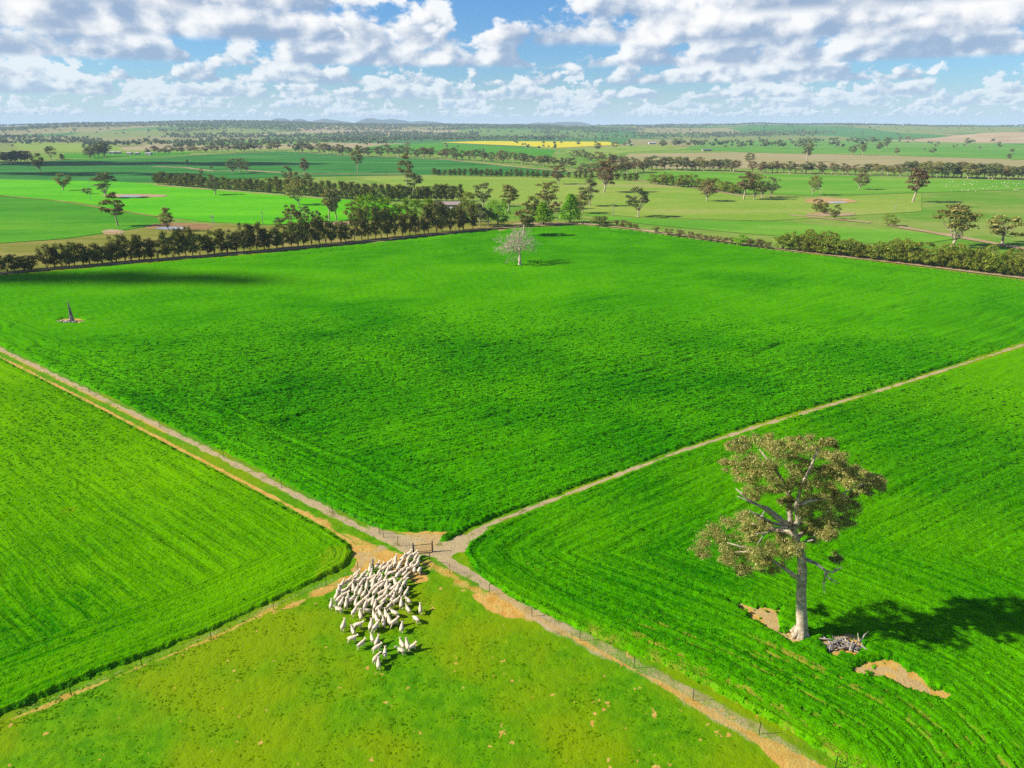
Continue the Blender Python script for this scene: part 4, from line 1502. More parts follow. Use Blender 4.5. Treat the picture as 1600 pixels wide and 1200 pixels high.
# ---- farther woodland that reads as one mass, out to the ridge
def far_woods():
    g = np.random.default_rng(12)
    pts = []

    def belt(p0, p1, n, dy, hr):
        for _ in range(n):
            t = g.uniform()
            x, y = p0[0] + (p1[0] - p0[0]) * t, p0[1] + (p1[1] - p0[1]) * t + g.uniform(-dy, dy)
            pts.append((*gp(x, y), g.uniform(*hr) * 1.2))
    belt((-60, 226), (160, 222), 187, 2.4, (9, 15))
    belt((130, 228), (300, 226), 102, 2.2, (9, 15))
    belt((270, 229), (540, 222), 255, 3.2, (9, 15))
    belt((270, 216), (560, 214), 221, 1.6, (9, 14))
    belt((540, 222), (740, 216), 221, 2.0, (9, 15))
    belt((560, 226), (620, 225), 18, 1.5, (9, 15))
    belt((730, 218), (930, 214.5), 187, 1.5, (9, 15))
    belt((930, 214), (1080, 213.5), 50, 1.0, (9, 14))
    belt((1060, 227), (1150, 228), 34, 2.4, (10, 15))
    belt((1150, 228), (1275, 228), 70, 4.5, (9, 15))
    belt((1080, 216), (1200, 214), 102, 1.2, (8, 13))
    belt((1180, 211.5), (1420, 212), 153, 0.8, (8, 13))
    belt((1290, 228), (1350, 230), 14, 4, (10, 15))
    for _ in range(170):
        x, y = g.uniform(-50, 1650), g.uniform(206, 236)
        if 880 < x < 1400 and y > 232:
            continue
        pts.append((*gp(x, y), g.uniform(9, 16)))
    # the wooded slopes and crest of the far ridge
    n = 26000
    az = g.uniform(-.76, .76, n)
    r = 2900 + 4800 * g.uniform(0, 1, n) ** .8
    X, Y = r * np.sin(az), r * np.cos(az)
    m = fbm(X / 620, Y / 620, 31, 3)
    wood = np.exp(-((az + .25) / .26) ** 2) * .17 * sstep(r, 4600, 6000) + .07 * sstep(r, 3300, 4200) - .04 * sstep(az, .1, .3) + .16 * sstep(r, 6500, 7200)
    ok = (m + wood > .56) | (g.uniform(0, 1, n) < .03)
    ok &= ~((az > .50) & (r < 5200) & (r > 3100))
    Z = height(X, Y)
    for x, y, z, q in zip(X[ok], Y[ok], Z[ok], g.uniform(11, 19, ok.sum())):
        pts.append((x, y, q, z))
    base = []
    for s in range(6):
        gg = np.random.default_rng(s + 60)
        cl = [(gg.uniform(-.28, .28), gg.uniform(-.28, .28), gg.uniform(.45, .85), gg.uniform(.16, .26), gg.uniform(.14, .22)) for _ in range(5)]
        V, F = leaves(cl, 5, .19, s + 90, .85, .4, .5)
        base.append(V)
    Vs = []
    for i, p in enumerate(pts):
        V = base[i % 6] * p[2]
        a = g.uniform(0, 6.28)
        ca, sa = math.cos(a), math.sin(a)
        W = np.stack([V[:, 0] * ca - V[:, 1] * sa + p[0], V[:, 0] * sa + V[:, 1] * ca + p[1], V[:, 2] + (p[3] if len(p) > 3 else 0) - .8], -1)
        Vs.append(W)
    V = np.concatenate(Vs)
    F = np.arange(len(V)).reshape(-1, 4)
    print('far trees', len(pts), 'quads', len(F))
    o = obj('distant_woodland', np_mesh('distant_woodland', V, F, None, False), L_FAR)
    tag(o, 'bluish scattered gum woodland on the far plain and ridge', 'woodland', kind='stuff')


far_woods()


# ---- mountains on the horizon
def mountain(px, top, wpx, dist, seed, name='mountain', mat=None):
    c = up(px, 200, dist)
    hz = (200 - top) / FOC * dist + 60
    w = wpx / FOC * dist
    n = 40
    xs = np.linspace(-1, 1, n)
    A, B = np.meshgrid(xs, xs)
    r = np.sqrt(A ** 2 + B ** 2)
    z = np.clip(np.exp(-r * r * 2.6) - .075, 0, 1) * (0.62 + .86 * fbm(A * 2.2 + seed, B * 2.2, seed, 4)) * hz
    V = np.stack([c.x + A * w / 2, dist + B * w / 2, z - 3], -1).reshape(-1, 3)
    i, j = np.meshgrid(np.arange(n - 1), np.arange(n - 1), indexing='ij')
    F = np.stack([i * n + j, i * n + j + 1, (i + 1) * n + j + 1, (i + 1) * n + j], -1).reshape(-1, 4)
    o = obj(name, np_mesh(name, V, F), mat or M_MTN)
    tag(o, kind='structure')


M_MTN = field_mat('bush_covered_mountain', alb(60, 78, 60), alb(84, 96, 74), None, 0.002)
for i, (x, tp, w) in enumerate([(438, 185, 120), (470, 188.5, 130), (515, 188, 200), (578, 186.5, 150), (612, 188, 170), (660, 190, 240), (890, 188.5, 190), (845, 190.5, 200)]):
    mountain(x, tp + 1.6, w, 13200 + 250 * i, i + 3)
mountain(1600, 209.5, 430, 3000, 21, 'bare_rise', F_HILL)


# ------------------------------------------------------------------ the big gum tree in the right paddock
HERO_Y = gp(1250, 993)[1]


def build_hero():
    zx = lambda x, y: (1060 + x / 2.609, 660 + y / 2.609)
    rnd = random.Random(5)

    def at(x, y, dy=0.0):
        px, py = zx(x, y)
        return up(px, py, HERO_Y + dy)
    root = bpy.data.objects.new('gum_tree', None)
    COL.objects.link(root)
    bx, by = gp(1250, 993)
    root.location = (bx, by, 0)
    O = Vector((bx, by, 0))
    tag(root, 'large gum with pale trunk and olive crown alone in the right paddock', 'tree')
    loc = lambda v: v - O
    mb = MB()
    mb.tube([(0, 0, -.3), (0, 0, .25), (.03, 0, 1.3), loc(at(500, 700)), loc(at(506, 600)), loc(at(500, 540)), loc(at(472, 455)), loc(at(462, 420))], [1.05, .76, .57, .48, .45, .42, .37, .30], 14, False)
    for a in (0.2, 1.3, 2.5, 3.6, 4.6, 5.6):      # root flare
        mb.tube([(math.cos(a) * .42, math.sin(a) * .42, .9), (math.cos(a) * .85, math.sin(a) * .85, .12), (math.cos(a) * 1.5, math.sin(a) * 1.5, -.25)], [.28, .22, .1], 6)
    obj('trunk', mb.mesh('trunk', True), BARK, root)

    def limb(pts, r0, r1, name='limb', mat=BARK):
        m = MB()
        P = []
        for i, (x, y, d) in enumerate(pts):
            P.append(loc(at(x, y, d)))
        n = len(P)
        m.tube(P, [r0 + (r1 - r0) * i / (n - 1) for i in range(n)], 7)
        for i in range(1, n - 1):
            if rnd.random() < .85:
                d = (P[i + 1] - P[i]).normalized() + rdir(rnd) * .8
                L = rnd.uniform(.8, 2.0)
                q = P[i] + d.normalized() * L
                m.tube([P[i], P[i].lerp(q, .5) + rdir(rnd) * .12, q], [r1 * 1.1 + .03, .05, .015], 5)
        obj(name, m.mesh(name, True), mat, root)
    limb([(472, 455, 0), (455, 400, .3), (452, 300, .8), (420, 230, 1.2), (380, 170, 1.6), (330, 110, 1.6)], .34, .07)
    limb([(470, 440, 0), (490, 400, -.8), (480, 340, -1.2), (500, 260, -1.4), (540, 180, -1.2), (570, 110, -1)], .32, .07)
    limb([(460, 420, 0), (400, 390, -.6), (350, 350, -1.2), (290, 320, -1.8), (235, 270, -2)], .28, .06)
    limb([(480, 345, -1), (530, 320, -1.2), (600, 312, -1.6), (655, 300, -1.6), (720, 260, -1), (790, 245, -.8)], .2, .05)
    limb([(485, 470, .2), (520, 440, 1.4), (560, 400, 2.4), (640, 380, 3)], .26, .06)
    limb([(485, 635, 0), (440, 600, -.5), (380, 560, -1), (300, 520, -1.6), (200, 490, -2)], .26, .06)
    limb([(465, 450, 0), (400, 440, 1), (330, 420, 2), (250, 400, 2.5)], .26, .06)
    limb([(440, 420, -.2), (380, 410, -1.2), (330, 380, -2.2), (290, 362, -3)], .2, .05, 'dead_limb', DEADWOOD)
    limb([(420, 390, -.4), (360, 345, -1.2), (300, 330, -2), (240, 300, -2.5)], .14, .04, 'dead_limb', DEADWOOD)
    limb([(455, 430, -.4), (400, 430, -1.6), (360, 450, -2), (310, 455, -2.5)], .12, .03, 'dead_limb', DEADWOOD)
    limb([(520, 560, -.3), (560, 575, -1), (600, 605, -1.6), (630, 612, -1.8), (668, 590, -2)], .2, .05, 'dead_limb', DEADWOOD)
    limb([(600, 605, -1.6), (605, 630, -1.7), (645, 662, -2)], .11, .03, 'dead_limb', DEADWOOD)
    limb([(600, 605, -1.6), (595, 640, -1.5), (582, 665, -1.5)], .08, .03, 'dead_limb', DEADWOOD)
    limb([(505, 490, -.4), (545, 480, -1), (585, 470, -1.2)], .12, .04, 'dead_limb', DEADWOOD)
    clumps = [(140, 500, 66), (110, 520, 45), (190, 440, 58), (245, 410, 52), (300, 400, 46), (330, 500, 58), (250, 555, 56), (210, 510, 60), (390, 560, 48), (370, 600, 34), (372, 470, 52), (465, 515, 46), (260, 600, 34), (320, 560, 46), (300, 460, 46),
              (560, 375, 72), (645, 385, 58), (600, 432, 52), (540, 440, 42), (690, 400, 30), (632, 550, 30), (590, 330, 46), (510, 350, 40),
              (300, 80, 42), (217, 98, 22), (205, 182, 34), (258, 150, 50), (345, 135, 60), (425, 115, 46), (420, 200, 62), (330, 228, 58), (270, 215, 40), (525, 140, 60), (565, 92, 46), (615, 92, 28), (622, 165, 52), (600, 240, 56), (662, 268, 48), (720, 250, 44), (700, 310, 36), (790, 232, 36), (822, 262, 22), (520, 235, 52), (470, 262, 42), (300, 290, 36), (745, 222, 30), (470, 165, 48), (380, 270, 40), (560, 285, 46), (655, 205, 46), (480, 90, 36), (385, 85, 40), (250, 100, 34), (440, 330, 34), (620, 310, 46), (690, 180, 36), (570, 200, 46), (300, 180, 44), (370, 210, 44), (540, 330, 40), (760, 275, 30), (500, 190, 44), (180, 550, 36), (340, 430, 40), (420, 520, 44), (435, 470, 38), (330, 545, 40), (490, 430, 34), (590, 400, 56), (660, 340, 44), (700, 350, 40), (620, 460, 36), (560, 470, 34), (760, 240, 40), (810, 250, 30), (700, 220, 44), (640, 130, 40), (540, 410, 50)]
    for i, (x, y, r) in enumerate(clumps):
        dy = rnd.uniform(-3.2, 3.2) if r > 35 else rnd.uniform(-1.5, 1.5)
        c = loc(at(x, y, dy))
        R_ = r / 2.609 * .067 * 1.06
        sub = []
        for k in range(10):
            d = rdir(rnd)
            sub.append((d.x * R_ * .78, d.y * R_ * .78, d.z * R_ * .58, R_ * rnd.uniform(.40, .62), R_ * rnd.uniform(.30, .48)))
        V, F = leaves(sub, 150, .09, 300 + i, .42, .1, .35, .5)
        o = obj('foliage_clump', np_mesh('foliage_clump', V, F, None, False), L_HERO, root)
        o.location = c


L_HERO = leaf_mat('big_gum_leaves', alb(70, 76, 32, 2.0), alb(132, 126, 66, 2.0), alb(170, 158, 108, 1.9), 0.45, .5, .2)
build_hero()


# ---- fallen branches heaped by the big gum
def build_pile():
    rnd = random.Random(8)
    cx, cy = gp(1318, 1010)
    root = bpy.data.objects.new('branch_pile', None)
    COL.objects.link(root)
    root.location = (cx, cy, 0)
    tag(root, 'heap of grey fallen branches on the ground beside the big gum', 'branch pile')
    for i in range(46):
        a = rnd.uniform(0, 6.28)
        q = math.sqrt(rnd.random())
        x, y = q * 2.0 * math.cos(a), q * 1.1 * math.sin(a)
        L = rnd.uniform(.7, 1.9)
        d = Vector((rnd.uniform(-1, 1), rnd.uniform(-.7, .7), rnd.uniform(-.1, .25))).normalized()
        z = .12 + (1 - q) * rnd.uniform(.1, .55)
        p = Vector((x, y, z))
        r = rnd.uniform(.03, .10)
        m = MB().tube([p - d * L / 2, p + rdir(rnd) * .1, p + d * L / 2], [r, r * .9, r * .5], 6)
        obj('branch', m.mesh('branch', True), SNAG if i % 3 else DEADWOOD, root)
    for pts in ([(1.0, -.2, .3), (1.35, -.1, .9), (1.3, .2, 1.5)], [(1.5, -.1, .5), (2.1, .3, 1.2), (2.6, .5, 1.5)], [(1.5, -.4, .5), (1.9, -.9, .4), (2.2, -1.4, .15)], [(-2.3, .9, .3), (-1.6, .7, .35), (-.7, .5, .5)], [(.2, -.9, .2), (.6, -.4, .8), (.9, -.1, 1.1)]):
        m = MB().tube(pts, [.09, .07, .03], 6)
        obj('branch', m.mesh('branch', True), DEADWOOD, root)


build_pile()


# ---- broken snag in the big field, logs at its foot
def build_snag():
    rnd = random.Random(3)
    X, Y = gp(113, 502)
    h, mpp = metres(113, 502, 34)
    root = bpy.data.objects.new('tree_snag', None)
    COL.objects.link(root)
    root.location = (X, Y, 0)
    tag(root, 'grey splintered stump of a dead tree standing upright in the big field', 'stump')
    # a hollow shell: ring of staves of different heights, tallest at the back left
    n = 12
    for i in range(n):
        a = 2 * math.pi * i / n
        f = .5 + .5 * math.cos(a - 2.0)
        top = h * (.34 + .66 * f ** 1.6) * rnd.uniform(.92, 1.02)
        w = .34
        c = Vector((math.cos(a), math.sin(a), 0))
        m = MB().tube([c * .62 + Vector((0, 0, -.3)), c * .42 + Vector((0, 0, .5)), c * .33 + Vector((-.06, 0, top * .5)), c * .16 + Vector((-.14, 0, top))], [.22, .17, .14, .03], 6)
        obj('stave', m.mesh('stave', True), DEADWOOD if i % 3 else SNAG, root)
    for i in range(16):
        a, q = rnd.uniform(0, 6.28), math.sqrt(rnd.random())
        x, y = q * 3.2 * math.cos(a), q * 2.2 * math.sin(a) - .4
        L, r = rnd.uniform(.8, 2.4), rnd.uniform(.1, .24)
        b = rnd.uniform(0, 3.14)
        d = Vector((math.cos(b), math.sin(b), rnd.uniform(-.05, .15)))
        m = MB().tube([Vector((x, y, r)) - d * L / 2, Vector((x, y, r + .05)), Vector((x, y, r)) + d * L / 2], [r, r * .95, r * .7], 6)
        o = obj('fallen_log', m.mesh('fallen_log', True), DEADWOOD if i % 2 else SNAG)
        o.location = (X, Y, 0)
        tag(o, 'weathered log lying on the bare patch at the foot of the upright stump', 'log', 'logs around the upright stump')


build_snag()

# ------------------------------------------------------------------ fences and the gate
STEEL = simple_mat('dark_steel_picket', alb(40, 36, 34), alb(70, 64, 58), 6, .6, .3, .4)
GALV = simple_mat('galvanised_steel', alb(96, 96, 100), alb(140, 142, 146), 8, .5, .4, .6)
TIMBER = simple_mat('grey_timber_post', alb(140, 130, 118), alb(204, 196, 184), 6, .9, .1, 0, .4)


def build_fence(posts_px, label, extra_first=None):
    P = [Vector((*gp(*p), 0)) for p in posts_px]
    root = bpy.data.objects.new('wire_fence', None)
    COL.objects.link(root)
    root.location = P[0]
    tag(root, label, 'fence')
    pm = MB().box((0, 0, .62), (.05, .05, 1.5)).box((0, 0, 1.34), (.07, .035, .06)).mesh('post')
    pm.materials.append(STEEL)
    for i, p in enumerate(P):
        o = obj('post', pm, None, root)
        o.location = p - P[0]
    for z in (.25, .5, .75, 1.0, 1.22):
        m = MB()
        m.tube([q - P[0] + Vector((0, 0.04, z)) for q in P], [.004] * len(P), 4)
        obj('wire', m.mesh('wire'), GALV, root)
    return root


build_fence([(672, 880), (703, 896), (765, 929), (831, 963), (906, 1001), (990.6, 1044), (1082.5, 1095), (1186, 1147), (1305, 1201), (1440, 1270)], 'wire fence with dark steel posts running from the gate to the bottom right')
build_fence([(560, 893), (510, 915), (428, 953), (330, 997), (222, 1041), (112, 1087), (0, 1131), (-130, 1185)], 'wire fence with dark steel posts on the left edge of the grazed paddock')
build_fence([(646, 866), (622, 853), (599, 840), (593, 834), (520, 803), (440, 762), (350, 716), (250, 668), (140, 613), (20, 555), (-120, 488)], 'thin wire fence along the grey stubble strip left of the gate')


def build_gate():
    a, b = Vector((*gp(646, 865), 0)), Vector((*gp(675, 862), 0))
    root = bpy.data.objects.new('farm_gate', None)
    COL.objects.link(root)
    root.location = a
    tag(root, 'dark steel tube gate closing the gap above the mob of sheep', 'gate')
    d = (b - a)
    L = d.length
    u = d.normalized()
    fr = MB()
    A = lambda s, z: u * (s * L) + Vector((0, 0, z))
    fr.tube([A(.04, .18), A(.04, 1.15), A(.98, 1.15), A(.98, .18), A(.04, .18)], [.04] * 5, 6)
    obj('frame', fr.mesh('frame', True), STEEL, root)
    for z in (.42, .66, .9):
        obj('rail', MB().tube([A(.04, z), A(.98, z)], [.012, .012], 6).mesh('rail', True), GALV, root)
    for s in (0.0, 1.03):
        obj('gate_post', MB().tube([A(s, -.2), A(s, 1.5)], [.085, .085], 8).mesh('gate_post', True), STEEL, root)
    return root


build_gate()
wp = obj('strainer_post', MB().tube([(0, 0, -.2), (0, 0, .8), (0.01, 0, 1.45)], [.13, .125, .12], 10).mesh('strainer_post', True), TIMBER)
wp.location = (*gp(583, 890), 0)
tag(wp, 'pale timber strainer post rising at the back of the sheep mob', 'post')

# ------------------------------------------------------------------ farm buildings, poles, tanks
ROOF_M = simple_mat('pale_pink_roof_iron', alb(206, 178, 164), alb(226, 204, 192), .8, .5, .3, .1)
WHITE_M = simple_mat('white_painted_iron', alb(214, 212, 206), alb(240, 238, 232), .6, .6, .3)
WALL_M = simple_mat('cream_weatherboard', alb(196, 182, 160), alb(220, 208, 188), .5, .8, .2)
DARK_M = simple_mat('dark_opening', alb(40, 38, 36), alb(60, 56, 52), 1, .7, .3)
GREYROOF_M = simple_mat('grey_roof_iron', alb(150, 150, 154), alb(186, 186, 190), .8, .45, .4, .3)


def building(px, py, wm, dm, eave, ridge, name, roof, wall, label, rz=0.0, group=None, doors=1, wins=3):
    X, Y = gp(px, py)
    root = bpy.data.objects.new(name, None)
    COL.objects.link(root)
    root.location = (X, Y, 0)
    root.rotation_euler = (0, 0, rz)
    tag(root, label, 'house' if 'house' in name else 'shed', group)
    obj('wall', MB().box((0, 0, eave / 2 - .1), (wm, dm, eave + .2)).mesh('wall'), wall, root)
    ov = .5
    x, y = wm / 2 + ov, dm / 2 + ov
    r = MB()
    e = eave + .03
    r.v = [(-x, -y, e), (x, -y, e), (x, y, e), (-x, y, e), (-x + ov * .2, 0, ridge), (x - ov * .2, 0, ridge), (-x, -y, e + .15), (x, -y, e + .15), (x, y, e + .15), (-x, y, e + .15)]
    r.f = [[0, 3, 2, 1], [0, 1, 7, 6], [1, 2, 8, 7], [2, 3, 9, 8], [3, 0, 6, 9], [6, 7, 5, 4], [8, 9, 4, 5], [7, 8, 5], [9, 6, 4]]
    obj('roof', r.mesh('roof'), roof, root)
    for i in range(doors):
        obj('door', MB().box((-wm * .2 + i * wm * .4, -dm / 2 - .03, eave * .4), (min(3.0, wm * .2), .08, eave * .8)).mesh('door'), DARK_M, root)
    for i in range(wins):
        obj('window', MB().box((-wm * .42 + (i + .5) * wm * .84 / wins + wm * .07, -dm / 2 - .03, eave * .58), (1.1, .07, 1.0)).mesh('window'), DARK_M, root)
    return root


building(699, 328, 16.5, 9, 3.6, 5.4, 'farm_house', ROOF_M, WALL_M, 'long pale pink roofed homestead between the windbreak and the rear hedge', .03, None, 1, 4)
for px, py, lab in ((706.5, 330.5, 'left'), (713.5, 330.5, 'right')):
    X, Y = gp(px, py)
    t = bpy.data.objects.new('water_tank', None)
    COL.objects.link(t)
    t.location = (X, Y - 3, 0)
    tag(t, f'{lab} white rainwater tank in front of the pale pink homestead roof', 'tank')
    obj('tank_body', MB().tube([(0, 0, -.1), (0, 0, 2.9)], [1.35, 1.35], 18, False).mesh('tank_body', True), WHITE_M, t)
    obj('tank_lid', MB().tube([(0, 0, 2.9), (0, 0, 3.1), (0, 0, 3.3)], [1.42, 1.1, .2], 18).mesh('tank_lid', True), WHITE_M, t)
for px, py, w, lab in ((176, 240.5, 12, 'first'), (186, 240.5, 9, 'second'), (203, 242, 8, 'third'), (215, 242, 7, 'fourth'), (233, 242.5, 11, 'fifth')):
    building(px, py, w, 8, 3.6, 5.2, 'farm_shed', WHITE_M, WHITE_M, f'{lab} white farm building from the left beside the far dirt road', trnd.uniform(-.3, .3), 'white farm buildings far left', 1, 1)
building(1104, 236, 20, 12, 3.2, 5.0, 'farm_shed', GREYROOF_M, WALL_M, 'low grey roofed shed before the far right trees', .05, None, 2, 0)
building(985, 226.5, 14, 10, 3.6, 5.5, 'farm_shed', WHITE_M, WHITE_M, 'small white building right of the yellow field', .1, None, 1, 1)
building(1019, 225, 24, 12, 4, 6.5, 'farm_shed', WHITE_M, WHITE_M, 'larger white building far right of the yellow field', .1, None, 1, 2)


def pole(px, py, hpx, label, arm=True):
    X, Y = gp(px, py)
    h, _ = metres(px, py, hpx)
    root = bpy.data.objects.new('power_pole', None)
    COL.objects.link(root)
    root.location = (X, Y, 0)
    tag(root, label, 'pole')
    obj('shaft', MB().tube([(0, 0, -.3), (0, 0, h)], [.2, .14], 8).mesh('shaft', True), TIMBER, root)
    if arm:
        obj('crossarm', MB().box((0, -.2, h - .5), (2.2, .14, .16)).mesh('crossarm'), TIMBER, root)


pole(958, 338.5, 21, 'timber power pole in the pasture right of the homestead')
pole(411, 350, 20, 'timber power pole at the edge of the lime-green paddock')
pole(1399, 328, 12, 'thin pole in the right pasture above the round olive bush', False)


def pump():
    X, Y = gp(333, 351)
    h, _ = metres(333, 351, 13)
    root = bpy.data.objects.new('windmill_pump', None)
    COL.objects.link(root)
    root.location = (X, Y, 0)
    tag(root, 'small white windmill pump beside the red-banked dam', 'windmill')
    tw = MB()
    for sx in (-1, 1):
        for sy in (-1, 1):
            tw.tube([(sx * .6, sy * .6, -.1), (sx * .08, sy * .08, h)], [.06, .05], 4)
    for k in (1, 2, 3):
        z = h * k / 4
        w = .6 - .52 * k / 4
        tw.tube([(-w, -w, z), (w, -w, z), (w, w, z), (-w, w, z), (-w, -w, z)], [.03] * 5, 4)
    obj('tower', tw.mesh('tower'), WHITE_M, root)
    wh = MB()
    for k in range(12):
        a = 2 * math.pi * k / 12
        c, s = math.cos(a), math.sin(a)
        c2, s2 = math.cos(a + .3), math.sin(a + .3)
        wh.poly([(c * .25, -.3, h + s * .25), (c * .95, -.3, h + s * .95), (c2 * .95, -.22, h + s2 * .95), (c2 * .25, -.25, h + s2 * .25)])
    obj('wheel', wh.mesh('wheel'), WHITE_M, root)
    obj('tail', MB().box((0, .8, h), (.05, 1.1, .5)).mesh('tail'), WHITE_M, root)


pump()

# ------------------------------------------------------------------ sheep
def sheep_mat():
    m, t, out = new_mat('shorn_fleece')
    tc = t.node('ShaderNodeTexCoord').outputs['Object']
    n = t.noise(tc, 9, 3, .6)
    oi = t.node('ShaderNodeObjectInfo').outputs['Random']
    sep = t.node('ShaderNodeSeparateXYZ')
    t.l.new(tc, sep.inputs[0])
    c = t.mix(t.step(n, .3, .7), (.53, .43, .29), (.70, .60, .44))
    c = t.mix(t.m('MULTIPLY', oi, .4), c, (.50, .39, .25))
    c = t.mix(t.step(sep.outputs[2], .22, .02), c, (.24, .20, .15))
    b = principled(t, out, c, .95, .05, 0, bump(t, n, .5, .03))
    return m


M_SHEEP = sheep_mat()


def sheep_mesh(name, head, stride=0.0, seed=0):
    """standing / walking sheep facing +X, one skinned surface. head: 'up','level','down','left','right'"""
    V, E, Rr = [], [], []

    def v(p, r, link=None):
        V.append(p)
        Rr.append(r)
        if link is not None:
            E.append((link, len(V) - 1))
        return len(V) - 1
    pel = v((-.33, 0, .66), (.205, .21))
    b1 = v((-.12, 0, .64), (.265, .25), pel)
    b2 = v((.10, 0, .635), (.265, .255), b1)
    sh = v((.30, 0, .66), (.195, .21), b2)
    yy = {'left': .20, 'right': -.20}.get(head, 0)
    hz = {'up': .15, 'level': .04, 'down': -.32}.get(head, .10)
    n1 = v((.44, yy * .25, .76 + hz * .35), (.115, .13), sh)
    n2 = v((.54, yy * .6, .80 + hz * .85), (.085, .10), n1)
    hd = v((.61, yy * .95, .86 + hz), (.085, .09), n2)
    mz = v((.74, yy * 1.5, .80 + hz * .92), (.05, .055), hd)
    for s in (-1, 1):
        e1 = v((.60, yy * .95 + s * .09, .90 + hz), (.03, .02), hd)
        v((.58, yy * .95 + s * .18, .89 + hz), (.022, .012), e1)
    tl = v((-.50, 0, .66), (.06, .06), pel)
    v((-.55, 0, .50), (.035, .035), tl)
    for s, k in ((1, 1), (-1, -1)):
        d = stride * k
        h1 = v((-.37, s * .13, .50), (.10, .09), pel)
        h2 = v((-.36 + d * .4, s * .13, .36), (.062, .055), h1)
        h3 = v((-.43 + d * .8, s * .13, .24), (.038, .035), h2)
        v((-.40 + d, s * .13, .02), (.034, .034), h3)
        f1 = v((.33, s * .12, .48), (.085, .075), sh)
        f2 = v((.33 - d * .4, s * .12, .27), (.042, .04), f1)
        v((.33 - d, s * .12, .02), (.034, .034), f2)
    me = bpy.data.meshes.new(name)
    me.from_pydata(V, E, [])
    o = bpy.data.objects.new(name, me)
    COL.objects.link(o)
    md = o.modifiers.new('skin', 'SKIN')
    for i, r in enumerate(Rr):
        me.skin_vertices[0].data[i].radius = r
    me.skin_vertices[0].data[0].use_root = True
    md.use_smooth_shade = True
    md.branch_smoothing = .6
    sb = o.modifiers.new('sub', 'SUBSURF')
    sb.levels = sb.render_levels = 1
    dg = bpy.context.evaluated_depsgraph_get()
    res = bpy.data.meshes.new_from_object(o.evaluated_get(dg))
    bpy.data.objects.remove(o)
    res.name = name
    res.materials.clear()
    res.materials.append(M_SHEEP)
    res.polygons.foreach_set('use_smooth', np.ones(len(res.polygons), bool))
    return res


SHEEP = {k: sheep_mesh('sheep', h, s) for k, h, s in (('up', 'up', .07), ('level', 'level', .1), ('walk', 'up', .14), ('left', 'left', .05), ('right', 'right', .06), ('down', 'down', .05))}
srnd = random.Random(21)


def put_sheep(x, y, deg, pose, label, group, size=1.0):
    o = bpy.data.objects.new('sheep', SHEEP[pose])
    COL.objects.link(o)
    o.location = (x, y, 0.0)
    o.rotation_euler = (0, 0, R(deg))
    k = size * srnd.uniform(.93, 1.07)
    k *= .95
    o.scale = (k * .97, k * srnd.uniform(1.02, 1.16), k)
    tag(o, label, 'sheep', group)
    return o


strag = [  # foot pixel, heading (degrees, 90 is away from us), pose, label
    (592, 1044, 100, 'up', 'hindmost sheep of the flock, seen from behind'),
    (588, 1035, 65, 'right', 'sheep just ahead of the hindmost one, heading right'),
    (602, 1027, 95, 'up', 'sheep right of the rearmost pair, facing away'),
    (589, 1019, 35, 'level', 'sheep walking right behind the rear group of stragglers'),
    (589.5, 1009, 80, 'up', 'sheep in the rear group looking away toward the mob'),
    (582, 1004, 112, 'walk', 'sheep in the rear group heading up and left'),
    (564.5, 1013, 45, 'walk', 'sheep left of the rear group walking up and right'),
    (551, 1004, 12, 'level', 'leftmost rear sheep standing side-on, head to the right'),
    (552, 992, 118, 'walk', 'sheep above the leftmost side-on one, heading up left'),
    (560, 983, 12, 'level', 'side-on sheep with head right above the rear left pair'),
    (537, 984, 85, 'up', 'lone sheep at the far left behind the mob'),
    (627, 1022, 150, 'left', 'front left sheep of the group of four at the right rear'),
    (628.5, 1013, 120, 'walk', 'back left sheep of the group of four at the right rear'),
    (637, 1015, 110, 'up', 'middle right sheep of the group of four at the right rear'),
    (643.5, 1017, 32, 'walk', 'right sheep of the group of four, head to the right'),
    (628, 987, 90, 'up', 'single sheep facing away between mob and right rear group'),
    (650.5, 973, 135, 'down', 'single sheep with lowered head right of the mob'),
    (657, 958, 97, 'walk', 'rightmost single sheep facing away beside the mob'),
    (638, 958, 125, 'walk', 'right sheep of the close pair beside the mob'),
    (627.5, 950, 95, 'up', 'left sheep of the close pair beside the mob'),
    (617, 964, 155, 'level', 'sheep turned left at the right rear corner of the mob'),
    (616, 979, 40, 'walk', 'sheep with head right at the rear right of the mob'),
    (609, 976, 110, 'up', 'sheep second from right in the mob\'s rear rank'),
    (599.5, 979, 100, 'walk', 'sheep third from right in the mob\'s rear rank'),
    (589.5, 974, 112, 'walk', 'sheep fourth from right in the mob\'s rear rank'),
    (587.5, 986, 62, 'up', 'right of the two sheep trailing the middle of the mob'),
    (580, 984, 90, 'up', 'left of the two sheep trailing the middle of the mob'),
    (585, 968, 110, 'walk', 'sheep behind the mob just above the trailing two'),
    (594.5, 965, 120, 'walk', 'sheep heading left in the second rear rank of the mob'),
    (604, 967, 112, 'up', 'sheep in the second rear rank, right half of the mob'),
    (573, 960, 192, 'level', 'side-on sheep with head left at the rear of the mob'),
    (564, 968, 108, 'walk', 'sheep behind the side-on one at the left rear of the mob'),
    (554, 962, 70, 'up', 'sheep heading right at the left rear of the mob'),
    (530, 958, 160, 'level', 'side-on sheep with head left at the left edge of the mob'),
    (518, 951, 95, 'up', 'outermost left sheep of the mob, facing away'),
    (638, 944, 130, 'left', 'sheep at the right flank of the mob looking left'),
    (635, 932, 70, 'up', 'upper sheep standing at the right flank of the mob'),
    (656, 896, 80, 'down', 'right of the two sheep at the front corner of the mob'),
    (648, 896, 95, 'down', 'left of the two sheep at the front corner of the mob'),
]
for x, y, a, p, lab in strag:
    put_sheep(*gp(x, y), a, p, lab, 'stragglers around the mob')
